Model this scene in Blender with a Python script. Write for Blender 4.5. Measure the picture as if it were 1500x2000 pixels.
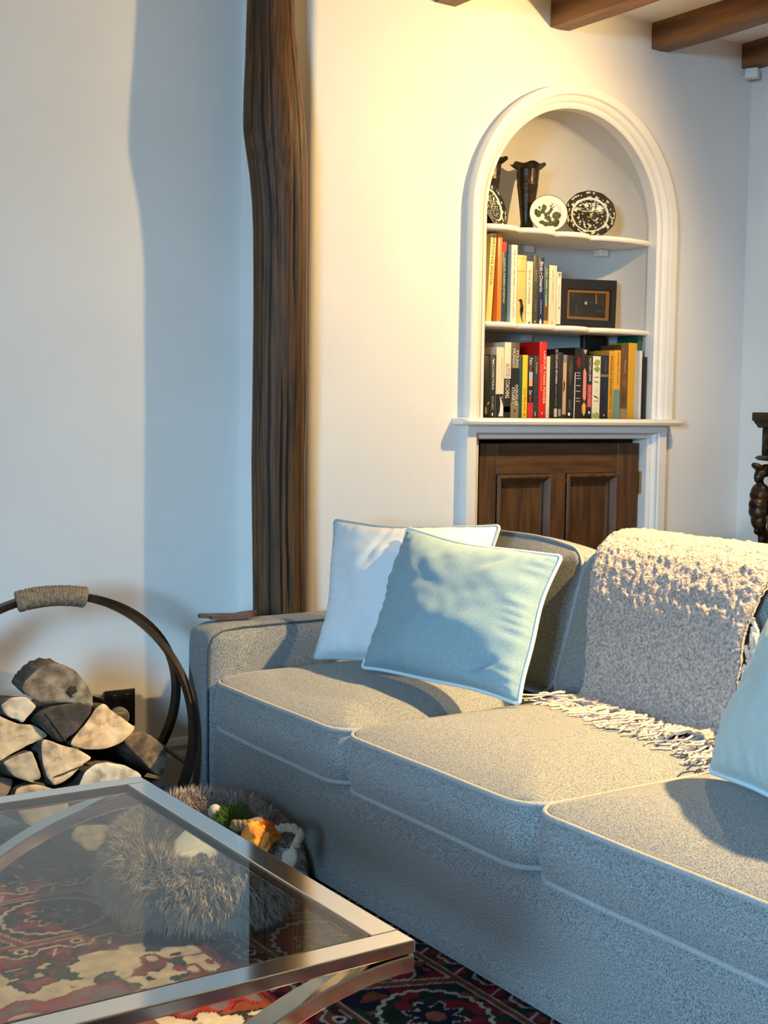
import bpy, bmesh, math, random
import numpy as np
from mathutils import Vector, Matrix, noise as mnoise

random.seed(7); rng = np.random.default_rng(7)
scn = bpy.context.scene
for o in list(bpy.data.objects): bpy.data.objects.remove(o)
COL = scn.collection
PI = math.pi
# ------------------------------------------------------------------ camera
F = 2632.0; YAW, PITCH, ROLL = math.radians(33.25), math.radians(4.449), math.radians(.8035)
CAM = np.array([0., 0., 1.10])
Fv = np.array([math.sin(YAW)*math.cos(PITCH), math.cos(YAW)*math.cos(PITCH), -math.sin(PITCH)])
r0 = np.array([math.cos(YAW), -math.sin(YAW), 0.]); u0 = np.cross(r0, Fv)
Rv = r0*math.cos(ROLL)+u0*math.sin(ROLL); Uv = -r0*math.sin(ROLL)+u0*math.cos(ROLL)
cd = bpy.data.cameras.new('camera'); cam = bpy.data.objects.new('camera', cd); COL.objects.link(cam)
cd.sensor_fit = 'VERTICAL'; cd.sensor_height = 24; cd.lens = F/2000*24; cd.clip_start = .02
cam.matrix_world = Matrix(((Rv[0], Uv[0], -Fv[0], CAM[0]), (Rv[1], Uv[1], -Fv[1], CAM[1]), (Rv[2], Uv[2], -Fv[2], CAM[2]), (0, 0, 0, 1)))
scn.camera = cam
# pixel -> point on a plane of the room
def ray(px, py): return Fv + Rv*((px-750)/F) - Uv*((py-1000)/F)
def onx(px, py, x): d = ray(px, py); return CAM+d*((x-CAM[0])/d[0])
def ony(px, py, y): d = ray(px, py); return CAM+d*((y-CAM[1])/d[1])
def onz(px, py, z): d = ray(px, py); return CAM+d*((z-CAM[2])/d[2])
# ------------------------------------------------------------------ world, lights, exposure
scn.view_settings.view_transform = 'Standard'; scn.view_settings.look = 'None'
scn.view_settings.gamma = 1; scn.view_settings.use_curve_mapping = False
scn.view_settings.exposure = -0.05
w = bpy.data.worlds.new('sky'); scn.world = w; w.use_nodes = True
w.node_tree.nodes['Background'].inputs[0].default_value = (.55, .75, 1, 1)
w.node_tree.nodes['Background'].inputs[1].default_value = 1.0
def area(name, loc, rot, sx, sy, e, col):
    l = bpy.data.lights.new(name, 'AREA'); l.shape = 'RECTANGLE'; l.size = sx; l.size_y = sy; l.energy = e; l.color = col
    o = bpy.data.objects.new(name, l); o.location = loc; o.rotation_euler = rot; COL.objects.link(o); return o
WX, WY0, WY1, WZ0, WZ1 = -2.2, -1.40, -.25, .80, 2.10         # window opening in the left wall
sky_l = area('window_daylight', (-4.4, -3.3, 2.55), (0, 0, 0), 4.6, 2.9, 8600, (.38, .66, 1))
sky_l.rotation_euler = (Vector((-2.2, -.82, 1.5))-sky_l.location).to_track_quat('-Z', 'Y').to_euler()
LAMP = Vector((3.0, 2.3, 2.11)); AIM = Vector((-1.15, .62, -.80)).normalized()
LAMP_E, LAMP_C, LAMP_R = 140, (1, .66, .27), .022
LAMP2 = Vector((2.67, 1.25, 2.15)); AIM2 = (Vector((1.87, 1.72, .45))-LAMP2).normalized(); LAMP2_E = 860
# ------------------------------------------------------------------ helpers
WO = {}
def norm3(v): v = np.asarray(v, float); return v/(np.linalg.norm(v)+1e-12)
def link(o): COL.objects.link(o); return o
def empty(name, loc, label, cat, group=None):
    o = bpy.data.objects.new(name, None); o.location = loc; o.empty_display_size = .05; link(o); WO[o] = np.array(loc, float)
    return tag(o, label, cat, group)
def tag(o, label, cat, group=None):
    o['label'] = label; o['category'] = cat
    if group: o['group'] = group
    return o
def mesh(name, geo, mat, parent=None, smooth=25, base=None, colors=None, mi=None, kind=None):
    v, f = geo; v = np.asarray(v, float).reshape(-1, 3)
    if parent is not None: org = WO[parent]
    elif base is not None: org = np.array(base, float)
    else: org = np.array([(v[:, 0].min()+v[:, 0].max())/2, (v[:, 1].min()+v[:, 1].max())/2, v[:, 2].min()])
    me = bpy.data.meshes.new(name); me.from_pydata((v-org).tolist(), [], f if isinstance(f, list) else f.tolist())
    for m in (mat if isinstance(mat, (list, tuple)) else [mat]): me.materials.append(m)
    if mi is not None: me.polygons.foreach_set('material_index', mi)
    if colors is not None:
        ca = me.color_attributes.new('Col', 'FLOAT_COLOR', 'POINT'); c = np.ones((len(v), 4)); c[:, :3] = colors
        ca.data.foreach_set('color', c.ravel())
    me.update()
    o = bpy.data.objects.new(name, me); link(o); WO[o] = org
    if parent is not None: o.parent = parent
    else: o.location = org
    if smooth:
        me.polygons.foreach_set('use_smooth', [True]*len(me.polygons))
        if smooth < 180: me.set_sharp_from_angle(angle=math.radians(smooth))
    if kind: o['kind'] = kind
    return o
def struct(name, geo, mat, smooth=35, parent=None): 
    o = mesh(name, geo, mat, parent, smooth); 
    if parent is None: o['kind'] = 'structure'
    return o
def merge(gs):
    V, Fc, n = [], [], 0
    for v, f in gs:
        v = np.asarray(v, float); V.append(v); Fc += [tuple(int(i)+n for i in q) for q in f]; n += len(v)
    return np.vstack(V), Fc
def box(x0, x1, y0, y1, z0, z1):
    v = [(x, y, z) for x in (x0, x1) for y in (y0, y1) for z in (z0, z1)]
    return np.array(v, float), [(0, 1, 3, 2), (4, 6, 7, 5), (0, 4, 5, 1), (2, 3, 7, 6), (0, 2, 6, 4), (1, 5, 7, 3)]
def rbox(x0, x1, y0, y1, z0, z1, r, seg=2):
    bm = bmesh.new(); bmesh.ops.create_cube(bm, size=1)
    for q in bm.verts: q.co = Vector(((x0+x1)/2+q.co.x*(x1-x0), (y0+y1)/2+q.co.y*(y1-y0), (z0+z1)/2+q.co.z*(z1-z0)))
    bmesh.ops.bevel(bm, geom=list(bm.edges), offset=r, segments=seg, profile=.5, affect='EDGES')
    return bm2geo(bm)
def bm2geo(bm):
    bm.verts.index_update(); g = (np.array([tuple(q.co) for q in bm.verts]), [tuple(q.index for q in p.verts) for p in bm.faces]); bm.free(); return g
def gridf(nu, nv, cu=False, cv=False):
    """faces of a (nu x nv) vertex grid, index i*nv+j"""
    fs = []
    for i in range(nu if cu else nu-1):
        for j in range(nv if cv else nv-1):
            a, b = i, (i+1) % nu; c, d = j, (j+1) % nv
            fs.append((a*nv+c, b*nv+c, b*nv+d, a*nv+d))
    return fs
def tube(pts, r, n=8, closed=False, caps=True, flat=None):
    P = np.asarray(pts, float); m = len(P); rr = np.full(m, r) if np.isscalar(r) else np.asarray(r, float)
    T = np.array([norm3((P[(i+1) % m] if closed or i < m-1 else P[i])-(P[i-1] if closed or i > 0 else P[i])) for i in range(m)])
    a = np.array([0, 0, 1.]) if abs(T[0][2]) < .9 else np.array([1., 0, 0]); N = norm3(np.cross(T[0], a)); V = []
    for i in range(m):
        N = norm3(N-T[i]*(N@T[i])); B = np.cross(T[i], N)
        for k in range(n):
            t = 2*PI*k/n; V.append(P[i]+rr[i]*(math.cos(t)*N+math.sin(t)*B))
    fs = gridf(m, n, closed, True)
    if caps and not closed: fs += [tuple(range(n))[::-1], tuple(range((m-1)*n, m*n))]
    return np.array(V), fs
def lathe(prof, n=32, c=(0, 0, 0), mod=None):
    V = []
    for (r, z) in prof:
        for k in range(n):
            t = 2*PI*k/n; q = r if mod is None else mod(r, z, t)
            V.append((c[0]+q*math.cos(t), c[1]+q*math.sin(t), c[2]+z))
    return np.array(V), gridf(len(prof), n, False, True)+[tuple(range(n))[::-1], tuple(range((len(prof)-1)*n, len(prof)*n))]
def extr(poly, y0, y1):
    """xz polygon pulled along y"""
    n = len(poly); v = [(p[0], y0, p[1]) for p in poly]+[(p[0], y1, p[1]) for p in poly]
    return np.array(v), [tuple(range(n)), tuple(range(2*n-1, n-1, -1))]+[(i, i+n, (i+1) % n+n, (i+1) % n) for i in range(n)]
def xform(g, M):
    v = np.asarray(g[0]); M = np.array(M); return v@M[:3, :3].T+M[:3, 3], g[1]
def sl(t, a, b): t = np.clip((t-a)/(b-a), 0, 1); return t*t*(3-2*t)
def vn(x, y, s, seed=0):
    """smooth value noise 0..1 on arrays"""
    x = np.asarray(x)*s; y = np.asarray(y)*s; xi = np.floor(x).astype(int); yi = np.floor(y).astype(int); fx = x-xi; fy = y-yi
    fx = fx*fx*(3-2*fx); fy = fy*fy*(3-2*fy)
    def h(a, b): 
        q = np.sin(a*127.1+b*311.7+seed*74.7)*43758.5453; return q-np.floor(q)
    return (h(xi, yi)*(1-fx)+h(xi+1, yi)*fx)*(1-fy)+(h(xi, yi+1)*(1-fx)+h(xi+1, yi+1)*fx)*fy
# ------------------------------------------------------------------ materials
def nodes(name):
    m = bpy.data.materials.new(name); m.use_nodes = True; nt = m.node_tree; return m, nt, nt.nodes['Principled BSDF']
def M(name, c, rough=.6, c2=None, scale=30, stretch=(1, 1, 1), detail=4, lo=.35, hi=.65, bump=0, bscale=None, bstretch=None, metal=0, spec=.5, sheen=0, bdist=.002):
    m, nt, p = nodes(name); L = nt.links.new
    p.inputs['Roughness'].default_value = rough; p.inputs['Metallic'].default_value = metal; p.inputs['Specular IOR Level'].default_value = spec
    p.inputs['Sheen Weight'].default_value = sheen
    p.inputs['Base Color'].default_value = (*c, 1)
    def tex(s, st, d):
        tc = nt.nodes.new('ShaderNodeTexCoord'); mp = nt.nodes.new('ShaderNodeMapping'); mp.inputs['Scale'].default_value = st
        n = nt.nodes.new('ShaderNodeTexNoise'); n.inputs['Scale'].default_value = s; n.inputs['Detail'].default_value = d
        L(tc.outputs['Object'], mp.inputs[0]); L(mp.outputs[0], n.inputs[0]); return n
    if c2 is not None:
        n = tex(scale, stretch, detail); r = nt.nodes.new('ShaderNodeValToRGB'); e = r.color_ramp.elements
        e[0].position = lo; e[0].color = (*c, 1); e[1].position = hi; e[1].color = (*c2, 1)
        L(n.outputs[0], r.inputs[0]); L(r.outputs[0], p.inputs['Base Color'])
    if bump:
        n = tex(bscale or scale, bstretch or stretch, 3); b = nt.nodes.new('ShaderNodeBump'); b.inputs['Strength'].default_value = bump; b.inputs['Distance'].default_value = bdist
        L(n.outputs[0], b.inputs['Height']); L(b.outputs[0], p.inputs['Normal'])
    return m
def MC(name, rough=.7, spec=.4, bump=0, bscale=300):
    m, nt, p = nodes(name); a = nt.nodes.new('ShaderNodeVertexColor'); a.layer_name = 'Col'
    nt.links.new(a.outputs[0], p.inputs['Base Color']); p.inputs['Roughness'].default_value = rough; p.inputs['Specular IOR Level'].default_value = spec
    if bump:
        tc = nt.nodes.new('ShaderNodeTexCoord'); n = nt.nodes.new('ShaderNodeTexNoise'); n.inputs['Scale'].default_value = bscale
        b = nt.nodes.new('ShaderNodeBump'); b.inputs['Strength'].default_value = bump; b.inputs['Distance'].default_value = .002
        nt.links.new(tc.outputs['Object'], n.inputs[0]); nt.links.new(n.outputs[0], b.inputs['Height']); nt.links.new(b.outputs[0], p.inputs['Normal'])
    return m
_pl = {}
def plain(c, rough=.5):
    k = (tuple(round(q, 3) for q in c), rough)
    if k not in _pl: _pl[k] = M('plain', c, rough)
    return _pl[k]
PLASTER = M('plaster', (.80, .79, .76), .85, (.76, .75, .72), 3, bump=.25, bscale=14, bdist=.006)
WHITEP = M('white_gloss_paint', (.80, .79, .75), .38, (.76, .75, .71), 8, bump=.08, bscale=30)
NICHEP = M('niche_plaster_shaded', (.62, .60, .56), .8, (.57, .55, .51), 4, bump=.15, bscale=20)  # plaster toned down from the walls, shade of the niche put into colour
CEILP = M('ceiling_plaster', (.78, .77, .74), .9, bump=.2, bscale=16, bdist=.004)
FLOORM = M('floor_wood', (.22, .12, .05), .45, (.34, .20, .09), 6, stretch=(1, 12, 1), bump=.1)
BEAMM = M('beam_wood', (.055, .022, .007), .5, (.24, .10, .028), 7, stretch=(3, .35, 3), lo=.3, hi=.7, bump=.4, bscale=18, bdist=.004)
SKIRT = M('skirting_paint', (.30, .30, .29), .5)
POSTM = MC('post_wood', .46, .28, 0)
def post_grain():
    nt = POSTM.node_tree; L = nt.links.new; p = nt.nodes['Principled BSDF']; a = [n for n in nt.nodes if n.type == 'VERTEX_COLOR'][0]
    tc = nt.nodes.new('ShaderNodeTexCoord'); mp = nt.nodes.new('ShaderNodeMapping'); mp.inputs['Scale'].default_value = (1, 1, .035); n = nt.nodes.new('ShaderNodeTexNoise'); n.inputs['Scale'].default_value = 130; n.inputs['Detail'].default_value = 6; n.inputs['Roughness'].default_value = .65
    r = nt.nodes.new('ShaderNodeValToRGB'); r.color_ramp.elements[0].position = .33; r.color_ramp.elements[0].color = (.25, .25, .25, 1); r.color_ramp.elements[1].position = .62; r.color_ramp.elements[1].color = (1.25, 1.25, 1.25, 1)
    mx = nt.nodes.new('ShaderNodeMix'); mx.data_type = 'RGBA'; mx.blend_type = 'MULTIPLY'; mx.inputs[0].default_value = 1
    b = nt.nodes.new('ShaderNodeBump'); b.inputs['Strength'].default_value = .6; b.inputs['Distance'].default_value = .003
    L(tc.outputs['Object'], mp.inputs[0]); L(mp.outputs[0], n.inputs[0]); L(n.outputs[0], r.inputs[0]); L(a.outputs[0], mx.inputs[6]); L(r.outputs[0], mx.inputs[7]); L(mx.outputs[2], p.inputs['Base Color']); L(n.outputs[0], b.inputs['Height']); L(b.outputs[0], p.inputs['Normal'])
post_grain()
OAK = M('oak', (.042, .018, .006), .55, (.115, .054, .017), 9, stretch=(6, 6, .7), lo=.3, hi=.7, bump=.2, bscale=40, bstretch=(6, 6, .6))
OAKH = M('oak_rail', (.044, .019, .006), .55, (.115, .054, .017), 9, stretch=(.7, 6, 6), lo=.3, hi=.7, bump=.2, bscale=40, bstretch=(.6, 6, 6))
BRASS = M('aged_brass', (.35, .22, .08), .4, metal=1)
def fabric(name, c1, c2, sc=420, b=.5):
    return M(name, c1, .95, c2, sc, detail=2, lo=.32, hi=.62, bump=b, bscale=sc*.9, spec=.15, sheen=.15, bdist=.0015)
SOFA = fabric('sofa_tweed', (.062, .070, .078), (.240, .250, .250))
SOFAD = fabric('sofa_piping', (.18, .19, .20), (.29, .30, .30))  # lighter than the tweed, light caught along the piping put into colour
SEAM = plain((.035, .05, .075), .9)
PLINTH = M('dark_plinth', (.03, .02, .012), .6)
PALE = fabric('pale_velvet', (.52, .56, .59), (.60, .635, .655), 420, .15)
TEAL = fabric('dusty_blue_velvet', (.150, .245, .295), (.225, .325, .365), 420, .2)
SAGE = fabric('sage_velvet', (.31, .38, .365), (.39, .455, .43), 420, .2)
PIPEP = plain((.30, .37, .41), .8); PIPET = plain((.48, .56, .58), .8)
THROW = M('boucle_wool', (.20, .155, .135), 1, (.45, .365, .315), 170, detail=3, bump=1, bscale=150, spec=.1, sheen=.25, bdist=.006)
FRINGE = M('fringe_wool', (.44, .33, .26), 1, (.66, .53, .43), 60, spec=.1, sheen=.3)
CHROME = M('polished_steel', (.80, .77, .72), .09, metal=1)
BLACKRUB = plain((.012, .012, .012), .6)
IRON = M('blackened_iron', (.018, .013, .010), .45, (.05, .037, .028), 12, bump=.2, metal=.6)
ROPE = M('jute_rope', (.16, .115, .075), .95, (.30, .23, .16), 120, bump=.6, bscale=200)
FUR = M('taupe_fur', (.22, .185, .18), .9, (.43, .375, .36), 40, spec=.2, sheen=.3)
FURB = M('taupe_fur_base', (.20, .165, .16), 1, spec=.1)
def glass_mat():
    m = bpy.data.materials.new('table_glass'); m.use_nodes = True; nt = m.node_tree; nt.nodes.clear(); L = nt.links.new
    o = nt.nodes.new('ShaderNodeOutputMaterial'); mx = nt.nodes.new('ShaderNodeMixShader'); t = nt.nodes.new('ShaderNodeBsdfTransparent'); g = nt.nodes.new('ShaderNodeBsdfGlossy')
    f = nt.nodes.new('ShaderNodeFresnel'); ge = nt.nodes.new('ShaderNodeNewGeometry'); mr = nt.nodes.new('ShaderNodeMapRange'); mr.inputs['To Min'].default_value = 1.52; mr.inputs['To Max'].default_value = 1/1.52; L(ge.outputs['Backfacing'], mr.inputs[0]); L(mr.outputs[0], f.inputs[0]); t.inputs[0].default_value = (.80, .83, .81, 1); g.inputs['Roughness'].default_value = .0
    L(f.outputs[0], mx.inputs[0]); L(t.outputs[0], mx.inputs[1]); L(g.outputs[0], mx.inputs[2]); L(mx.outputs[0], o.inputs[0]); return m
GLASS = glass_mat()
# ------------------------------------------------------------------ the room shell
YN, YL, XR, ZC = 3.30, 3.42, 3.66, 2.36       # niche wall, recessed left wall, right wall, ceiling
XB, YF = WX, -2.6
NCX, NR, NZS, NZ0 = 2.868, .357, 1.688, 1.06   # niche opening
DX0, DX1, DZ = 2.50, 3.205, 1.006             # cupboard opening
struct('floor', box(XB-.1, XR+.1, YF-.1, YL+.1, -.06, 0), FLOORM, 0)
struct('ceiling', box(XB-.1, XR+.1, YF-.1, YL+.1, ZC, ZC+.06), CEILP, 0)
def wall_niche():
    gs = []
    XL = 1.915
    # rounded left end of the projecting wall, returning to the recessed wall
    prof = [(XL-.02, YL), (XL-.02, YN+.03)]+[(XL-.02+.03*(1-math.cos(t)), YN+.03-.03*math.sin(t)) for t in np.linspace(.2, PI/2, 8)]+[(NCX-NR, YN)]
    v = [(p[0], p[1], z) for p in prof for z in (0, ZC)]; gs.append((np.array(v), gridf(len(prof), 2)))
    def q(x0, x1, z0, z1): gs.append((np.array([(x0, YN, z0), (x1, YN, z0), (x1, YN, z1), (x0, YN, z1)]), [(0, 1, 2, 3)]))
    q(NCX+NR, XR, 0, ZC); q(NCX-NR, NCX+NR, DZ, NZ0)
    xs = NCX-NR*np.cos(np.linspace(0, PI, 49)); zs = NZS+np.sqrt(np.clip(NR**2-(xs-NCX)**2, 0, None))
    v = [(x, YN, z) for x, z0 in zip(xs, zs) for z in (z0, ZC)]; gs.append((np.array(v), gridf(49, 2)))
    q(NCX-NR, DX0, 0, DZ)
    return merge(gs)
struct('wall_back_right', wall_niche(), PLASTER, 40)
def niche_shell():
    zz = list(np.linspace(NZ0, NZS, 24))+list(NZS+NR*np.sin(np.linspace(.03, PI/2-.02, 30))); V = []
    for z in zz:
        w_ = NR if z <= NZS else math.sqrt(NR**2-(z-NZS)**2); d = .265*(w_/NR)**.55
        for t in np.linspace(0, PI, 49):
            c, s = math.cos(t), math.sin(t); n = 3.2; k = (abs(c)**n+abs(s)**n)**(-1/n)
            V.append((NCX-w_*c*k, YN+d*s*k, z))
    return np.array(V), gridf(len(zz), 49)
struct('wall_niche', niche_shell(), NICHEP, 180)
# recessed wall on the left with the splayed return beside the post
prof = [(XB, YL), (1.735, YL), (1.748, YL-.004), (1.756, YL-.02), (1.772, 3.30)]
v = [(p[0], p[1], z) for p in prof for z in (0, ZC)]
struct('wall_back_left', merge([(np.array(v), gridf(len(prof), 2)), (np.array([(1.735, YL, 0), (1.92, YL, 0), (1.92, YL, ZC), (1.735, YL, ZC)]), [(0, 1, 2, 3)])]), PLASTER, 40)
struct('wall_right', box(XR, XR+.08, YF, YL, 0, ZC), PLASTER, 0)
struct('wall_front', box(XB, XR, YF-.08, YF, 0, ZC), PLASTER, 0)
struct('wall_left', merge([box(XB-.2, XB, YF, WY0, 0, ZC), box(XB-.2, XB, WY1, YL, 0, ZC), box(XB-.2, XB, WY0, WY1, 0, WZ0), box(XB-.2, XB, WY0, WY1, WZ1, ZC)]), PLASTER, 0)
WYM = (WY0+WY1)/2
win = struct('window_1', merge([box(XB-.10, XB-.05, WY0, WY0+.05, WZ0, WZ1), box(XB-.10, XB-.05, WY1-.05, WY1, WZ0, WZ1), box(XB-.10, XB-.05, WY0, WY1, WZ0, WZ0+.05), box(XB-.10, XB-.05, WY0, WY1, WZ1-.05, WZ1),
      box(XB-.09, XB-.06, WYM-.015, WYM+.015, WZ0, WZ1), box(XB-.09, XB-.06, WY0, WY1, 1.44, 1.465)]), WHITEP, 0)
for y0, y1 in ((WY0+.05, WYM-.015), (WYM+.015, WY1-.05)):
    for z0, z1 in ((WZ0+.05, 1.44), (1.465, WZ1-.05)): struct('pane', box(XB-.077, XB-.073, y0, y1, z0, z1), GLASS, 0, win)
def skirting(): 
    pr = [(0, 0), (.018, 0), (.018, .12), (.012, .135), (.016, .15), (.008, .165), (0, .17)]
    v = [(x, YL-a, b) for x in (XB, 1.74) for a, b in pr]; return np.array(v), gridf(2, len(pr))
struct('baseboard_back', skirting(), WHITEP, 20)
# ------------------------------------------------------------------ ceiling beams
bw = (3.258-3.181)
for k, x0 in enumerate((2.313, 2.752, 3.181, 3.604)):
    nx, ny = 2, 60; ys = np.linspace(YF, YN-.002, ny); V = []
    sec = [(0, 0), (0, -.03), (0, -.058), (.0005, -.081), (.002, -.083), (bw*.5, -.083), (bw-.002, -.083), (bw-.0005, -.081), (bw, -.055), (bw, -.02), (bw, 0)]
    for j, y in enumerate(ys):
        for i, (a, b) in enumerate(sec):
            n = mnoise.noise(Vector((k*7+i*.5, y*4, i))); V.append((x0+a+.0025*n*(b < 0), y, ZC+b+.003*mnoise.noise(Vector((i*.7, y*6, k*3)))*(b < -.01)))
    g = (np.array(V), gridf(ny, len(sec))+[tuple(range(len(sec)))[::-1], tuple(range((ny-1)*len(sec), ny*len(sec)))])
    tag(mesh('ceiling_beam', g, BEAMM), 'dark stained timber beam running along the white ceiling', 'ceiling beam', 'ceiling beams')
# ------------------------------------------------------------------ arched surround, ledge, cupboard
def sweep(prof, path):
    """prof: (s, d) outward across the width and out of the wall; path: list of functions s -> (x, z)"""
    V = [(f(s)[0], YN-d, f(s)[1]) for f in path for s, d in prof]
    return np.array(V), gridf(len(path), len(prof))
ap = [(0, -.03), (0, .010), (.003, .016), (.008, .018), (.013, .016), (.015, .010), (.019, .010), (.022, .017), (.030, .024), (.040, .027), (.044, .024), (.046, .031), (.050, .035), (.082, .037), (.087, .035), (.088, .030), (.088, 0)]
path = [lambda s, z=z: (NCX-NR-s, z) for z in (1.070, 1.3, 1.5)]
path += [lambda s, t=t: (NCX-(NR+s)*math.cos(t), NZS+(NR+s)*math.sin(t)) for t in np.linspace(0, PI, 49)]
path += [lambda s, z=z: (NCX+NR+s, z) for z in (1.5, 1.3, 1.070)]
ap = [(-.003 if s_ == 0 else s_*.78, d_) for s_, d_ in ap]
struct('trim_1', sweep(ap, path), WHITEP, 30)
lp = [(0, -.06), (0, .008), (.004, .014), (.010, .016), (.016, .014), (.020, .020), (.024, .026), (.027, .020), (.027, .034), (.030, .037), (.062, .037), (.0645, .034), (.0645, 0)]
path = [lambda s: (DX0-s, 0), lambda s: (DX0-s, DZ+s*.72), lambda s: (DX1+s, DZ+s*.72), lambda s: (DX1+s, 0)]
struct('trim_2', sweep(lp, path), WHITEP, 30)
def ledge():
    pr = [(YN+.27, 1.050), (3.235, 1.050), (3.228, 1.053), (3.2245, 1.061), (3.228, 1.069), (3.235, 1.072), (YN+.27, 1.072)]
    xs = [2.404, 2.408, 2.416, 3.30, 3.308, 3.312]; V = []
    for i, x in enumerate(xs):
        k = {0: .012, 1: .005, 2: 0, 3: 0, 4: .005, 5: .012}[i]
        for y, z in pr: V.append((x, y+(k if y < 3.3 else 0), 1.061+(z-1.061)*(1-k*22)))
    n = len(pr); g1 = (np.array(V), gridf(len(xs), n, False, True)+[tuple(range(n)), tuple(range((len(xs)-1)*n, len(xs)*n))[::-1]])
    return g1
g = ledge(); g[0][:, 1] = np.where(g[0][:, 1] > 3.4, np.where((g[0][:, 0] < NCX-NR) | (g[0][:, 0] > NCX+NR), YN, 3.55), g[0][:, 1])
struct('trim_3', g, WHITEP, 40)
cup = empty('cupboard_door', ((DX0+DX1)/2, 3.33, .06), 'oak cupboard door with two long panels below the arched niche', 'cupboard door')
YD = 3.316
mesh('carcass', merge([box(DX0-.03, DX0-.01, 3.301, 3.58, 0, 1.049), box(DX1+.01, DX1+.03, 3.301, 3.58, 0, 1.049), box(DX0-.03, DX1+.03, 3.56, 3.58, 0, 1.049), box(DX0-.03, DX1+.03, 3.301, 3.58, 1.03, 1.049)]), OAK, cup, 0)
x0, x1 = DX0+.006, DX1-.012
sw, mw = .085, .062
for a, b in ((x0, x0+sw), (x1-sw-.01, x1)): mesh('stile', rbox(a, b, YD, YD+.028, .02, DZ-.014, .002, 1), OAK, cup, 30)
ix0, ix1 = x0+sw, x1-sw-.01; mid = (ix0+ix1)/2
mesh('rail', rbox(ix0, ix1, YD+.0006, YD+.028, DZ-.112, DZ-.014, .002, 1), OAKH, cup, 30)
mesh('rail', rbox(ix0, ix1, YD+.0006, YD+.028, .02, .16, .002, 1), OAKH, cup, 30)
mesh('muntin', rbox(mid-mw/2, mid+mw/2, YD+.0003, YD+.028, .16, DZ-.112, .002, 1), OAK, cup, 30)
for a, b in ((ix0, mid-mw/2), (mid+mw/2, ix1)):
    z0_, z1_ = .16, DZ-.112
    pn = mesh('panel', box(a, b, YD+.018, YD+.024, z0_, z1_), OAK, cup, 0)
    mp = [(0, -.004), (.004, -.009), (.010, -.010), (.014, -.006), (.020, .002), (.026, .006), (.027, .014), (.034, .018)]
    V = []
    for s, d in mp: V += [(a+s, YD+d, z0_+s), (b-s, YD+d, z0_+s), (b-s, YD+d, z1_-s), (a+s, YD+d, z1_-s)]
    mesh('panel_moulding', (np.array(V), gridf(len(mp), 4, False, True)), OAK, pn, 25)
for z in (.86, .22):
    h = mesh('hinge', merge([box(x1-.004, x1+.012, YD-.003, YD+.002, z-.035, z+.035), lathe([(.005, -.037), (.005, .037)], 10, (x1+.004, YD-.004, z))]), BRASS, cup, 30)
# ------------------------------------------------------------------ niche shelves
lob = [ony(p, 455, 3.29)[0] for p in (956, 1025, 1096, 1164, 1280)]; lob[0] = NCX-NR+.002; lob[-1] = NCX+NR-.002
def shelf(zt):
    xs, yf = [], []
    for a, b in zip(lob[:-1], lob[1:]):
        for t in np.linspace(0, 1, 15)[(0 if a == lob[0] else 1):]:
            xs.append(a+(b-a)*t); e = 1.0 if b != lob[-1] else 1-.3*t
            yf.append(3.318-.036*e*math.sin(PI*min(max(t, .001), .999))**.55)
    xs = np.array(xs); yf = np.array(yf); n = 3.2
    w_ = NR if zt <= NZS else math.sqrt(NR**2-(zt-NZS)**2)
    yb = YN+.265*(np.clip(1-np.abs((xs-NCX)/w_)**n, 0, 1))**(1/n)+.004; yb = np.maximum(yb, yf+.02)
    th = .0155; V = []
    for x, a, b in zip(xs, yf, yb):
        V += [(x, b, zt-th), (x, a+.005, zt-th), (x, a+.001, zt-th+.004), (x, a, zt-th*.5), (x, a+.001, zt-.004), (x, a+.005, zt), (x, b, zt)]
    return np.array(V), gridf(len(xs), 7, False, True)+[tuple(range(7)), tuple(range((len(xs)-1)*7, len(xs)*7))[::-1]]
ZS1, ZS2, ZS0 = 1.661, 1.366, 1.072
tag(mesh('niche_shelf', shelf(ZS1), WHITEP, None, 45), 'white scalloped shelf in the niche holding plates and vases', 'shelf', 'niche shelves')
tag(mesh('niche_shelf', shelf(ZS2), WHITEP, None, 45), 'white scalloped shelf in the niche holding bird books and a black picture', 'shelf', 'niche shelves')
for x, z, bl in ((3.165, ZS1-.0165, 'small white batten at the end of the plate shelf'), (2.90, ZS1-.0165, 'small white batten at the back under the plate shelf'), (2.90, ZS2-.0165, 'small white batten at the back under the bird book shelf')):
    yb = YN+.265*(1-abs((x-NCX)/NR)**3.2)**(1/3.2)
    tag(mesh('shelf_batten', rbox(x-.028, x+.012, yb-.035 if x > 3 else yb-.02, yb-.001, z-.022, z, .002, 1), WHITEP), bl, 'shelf batten', 'shelf battens')
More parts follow.
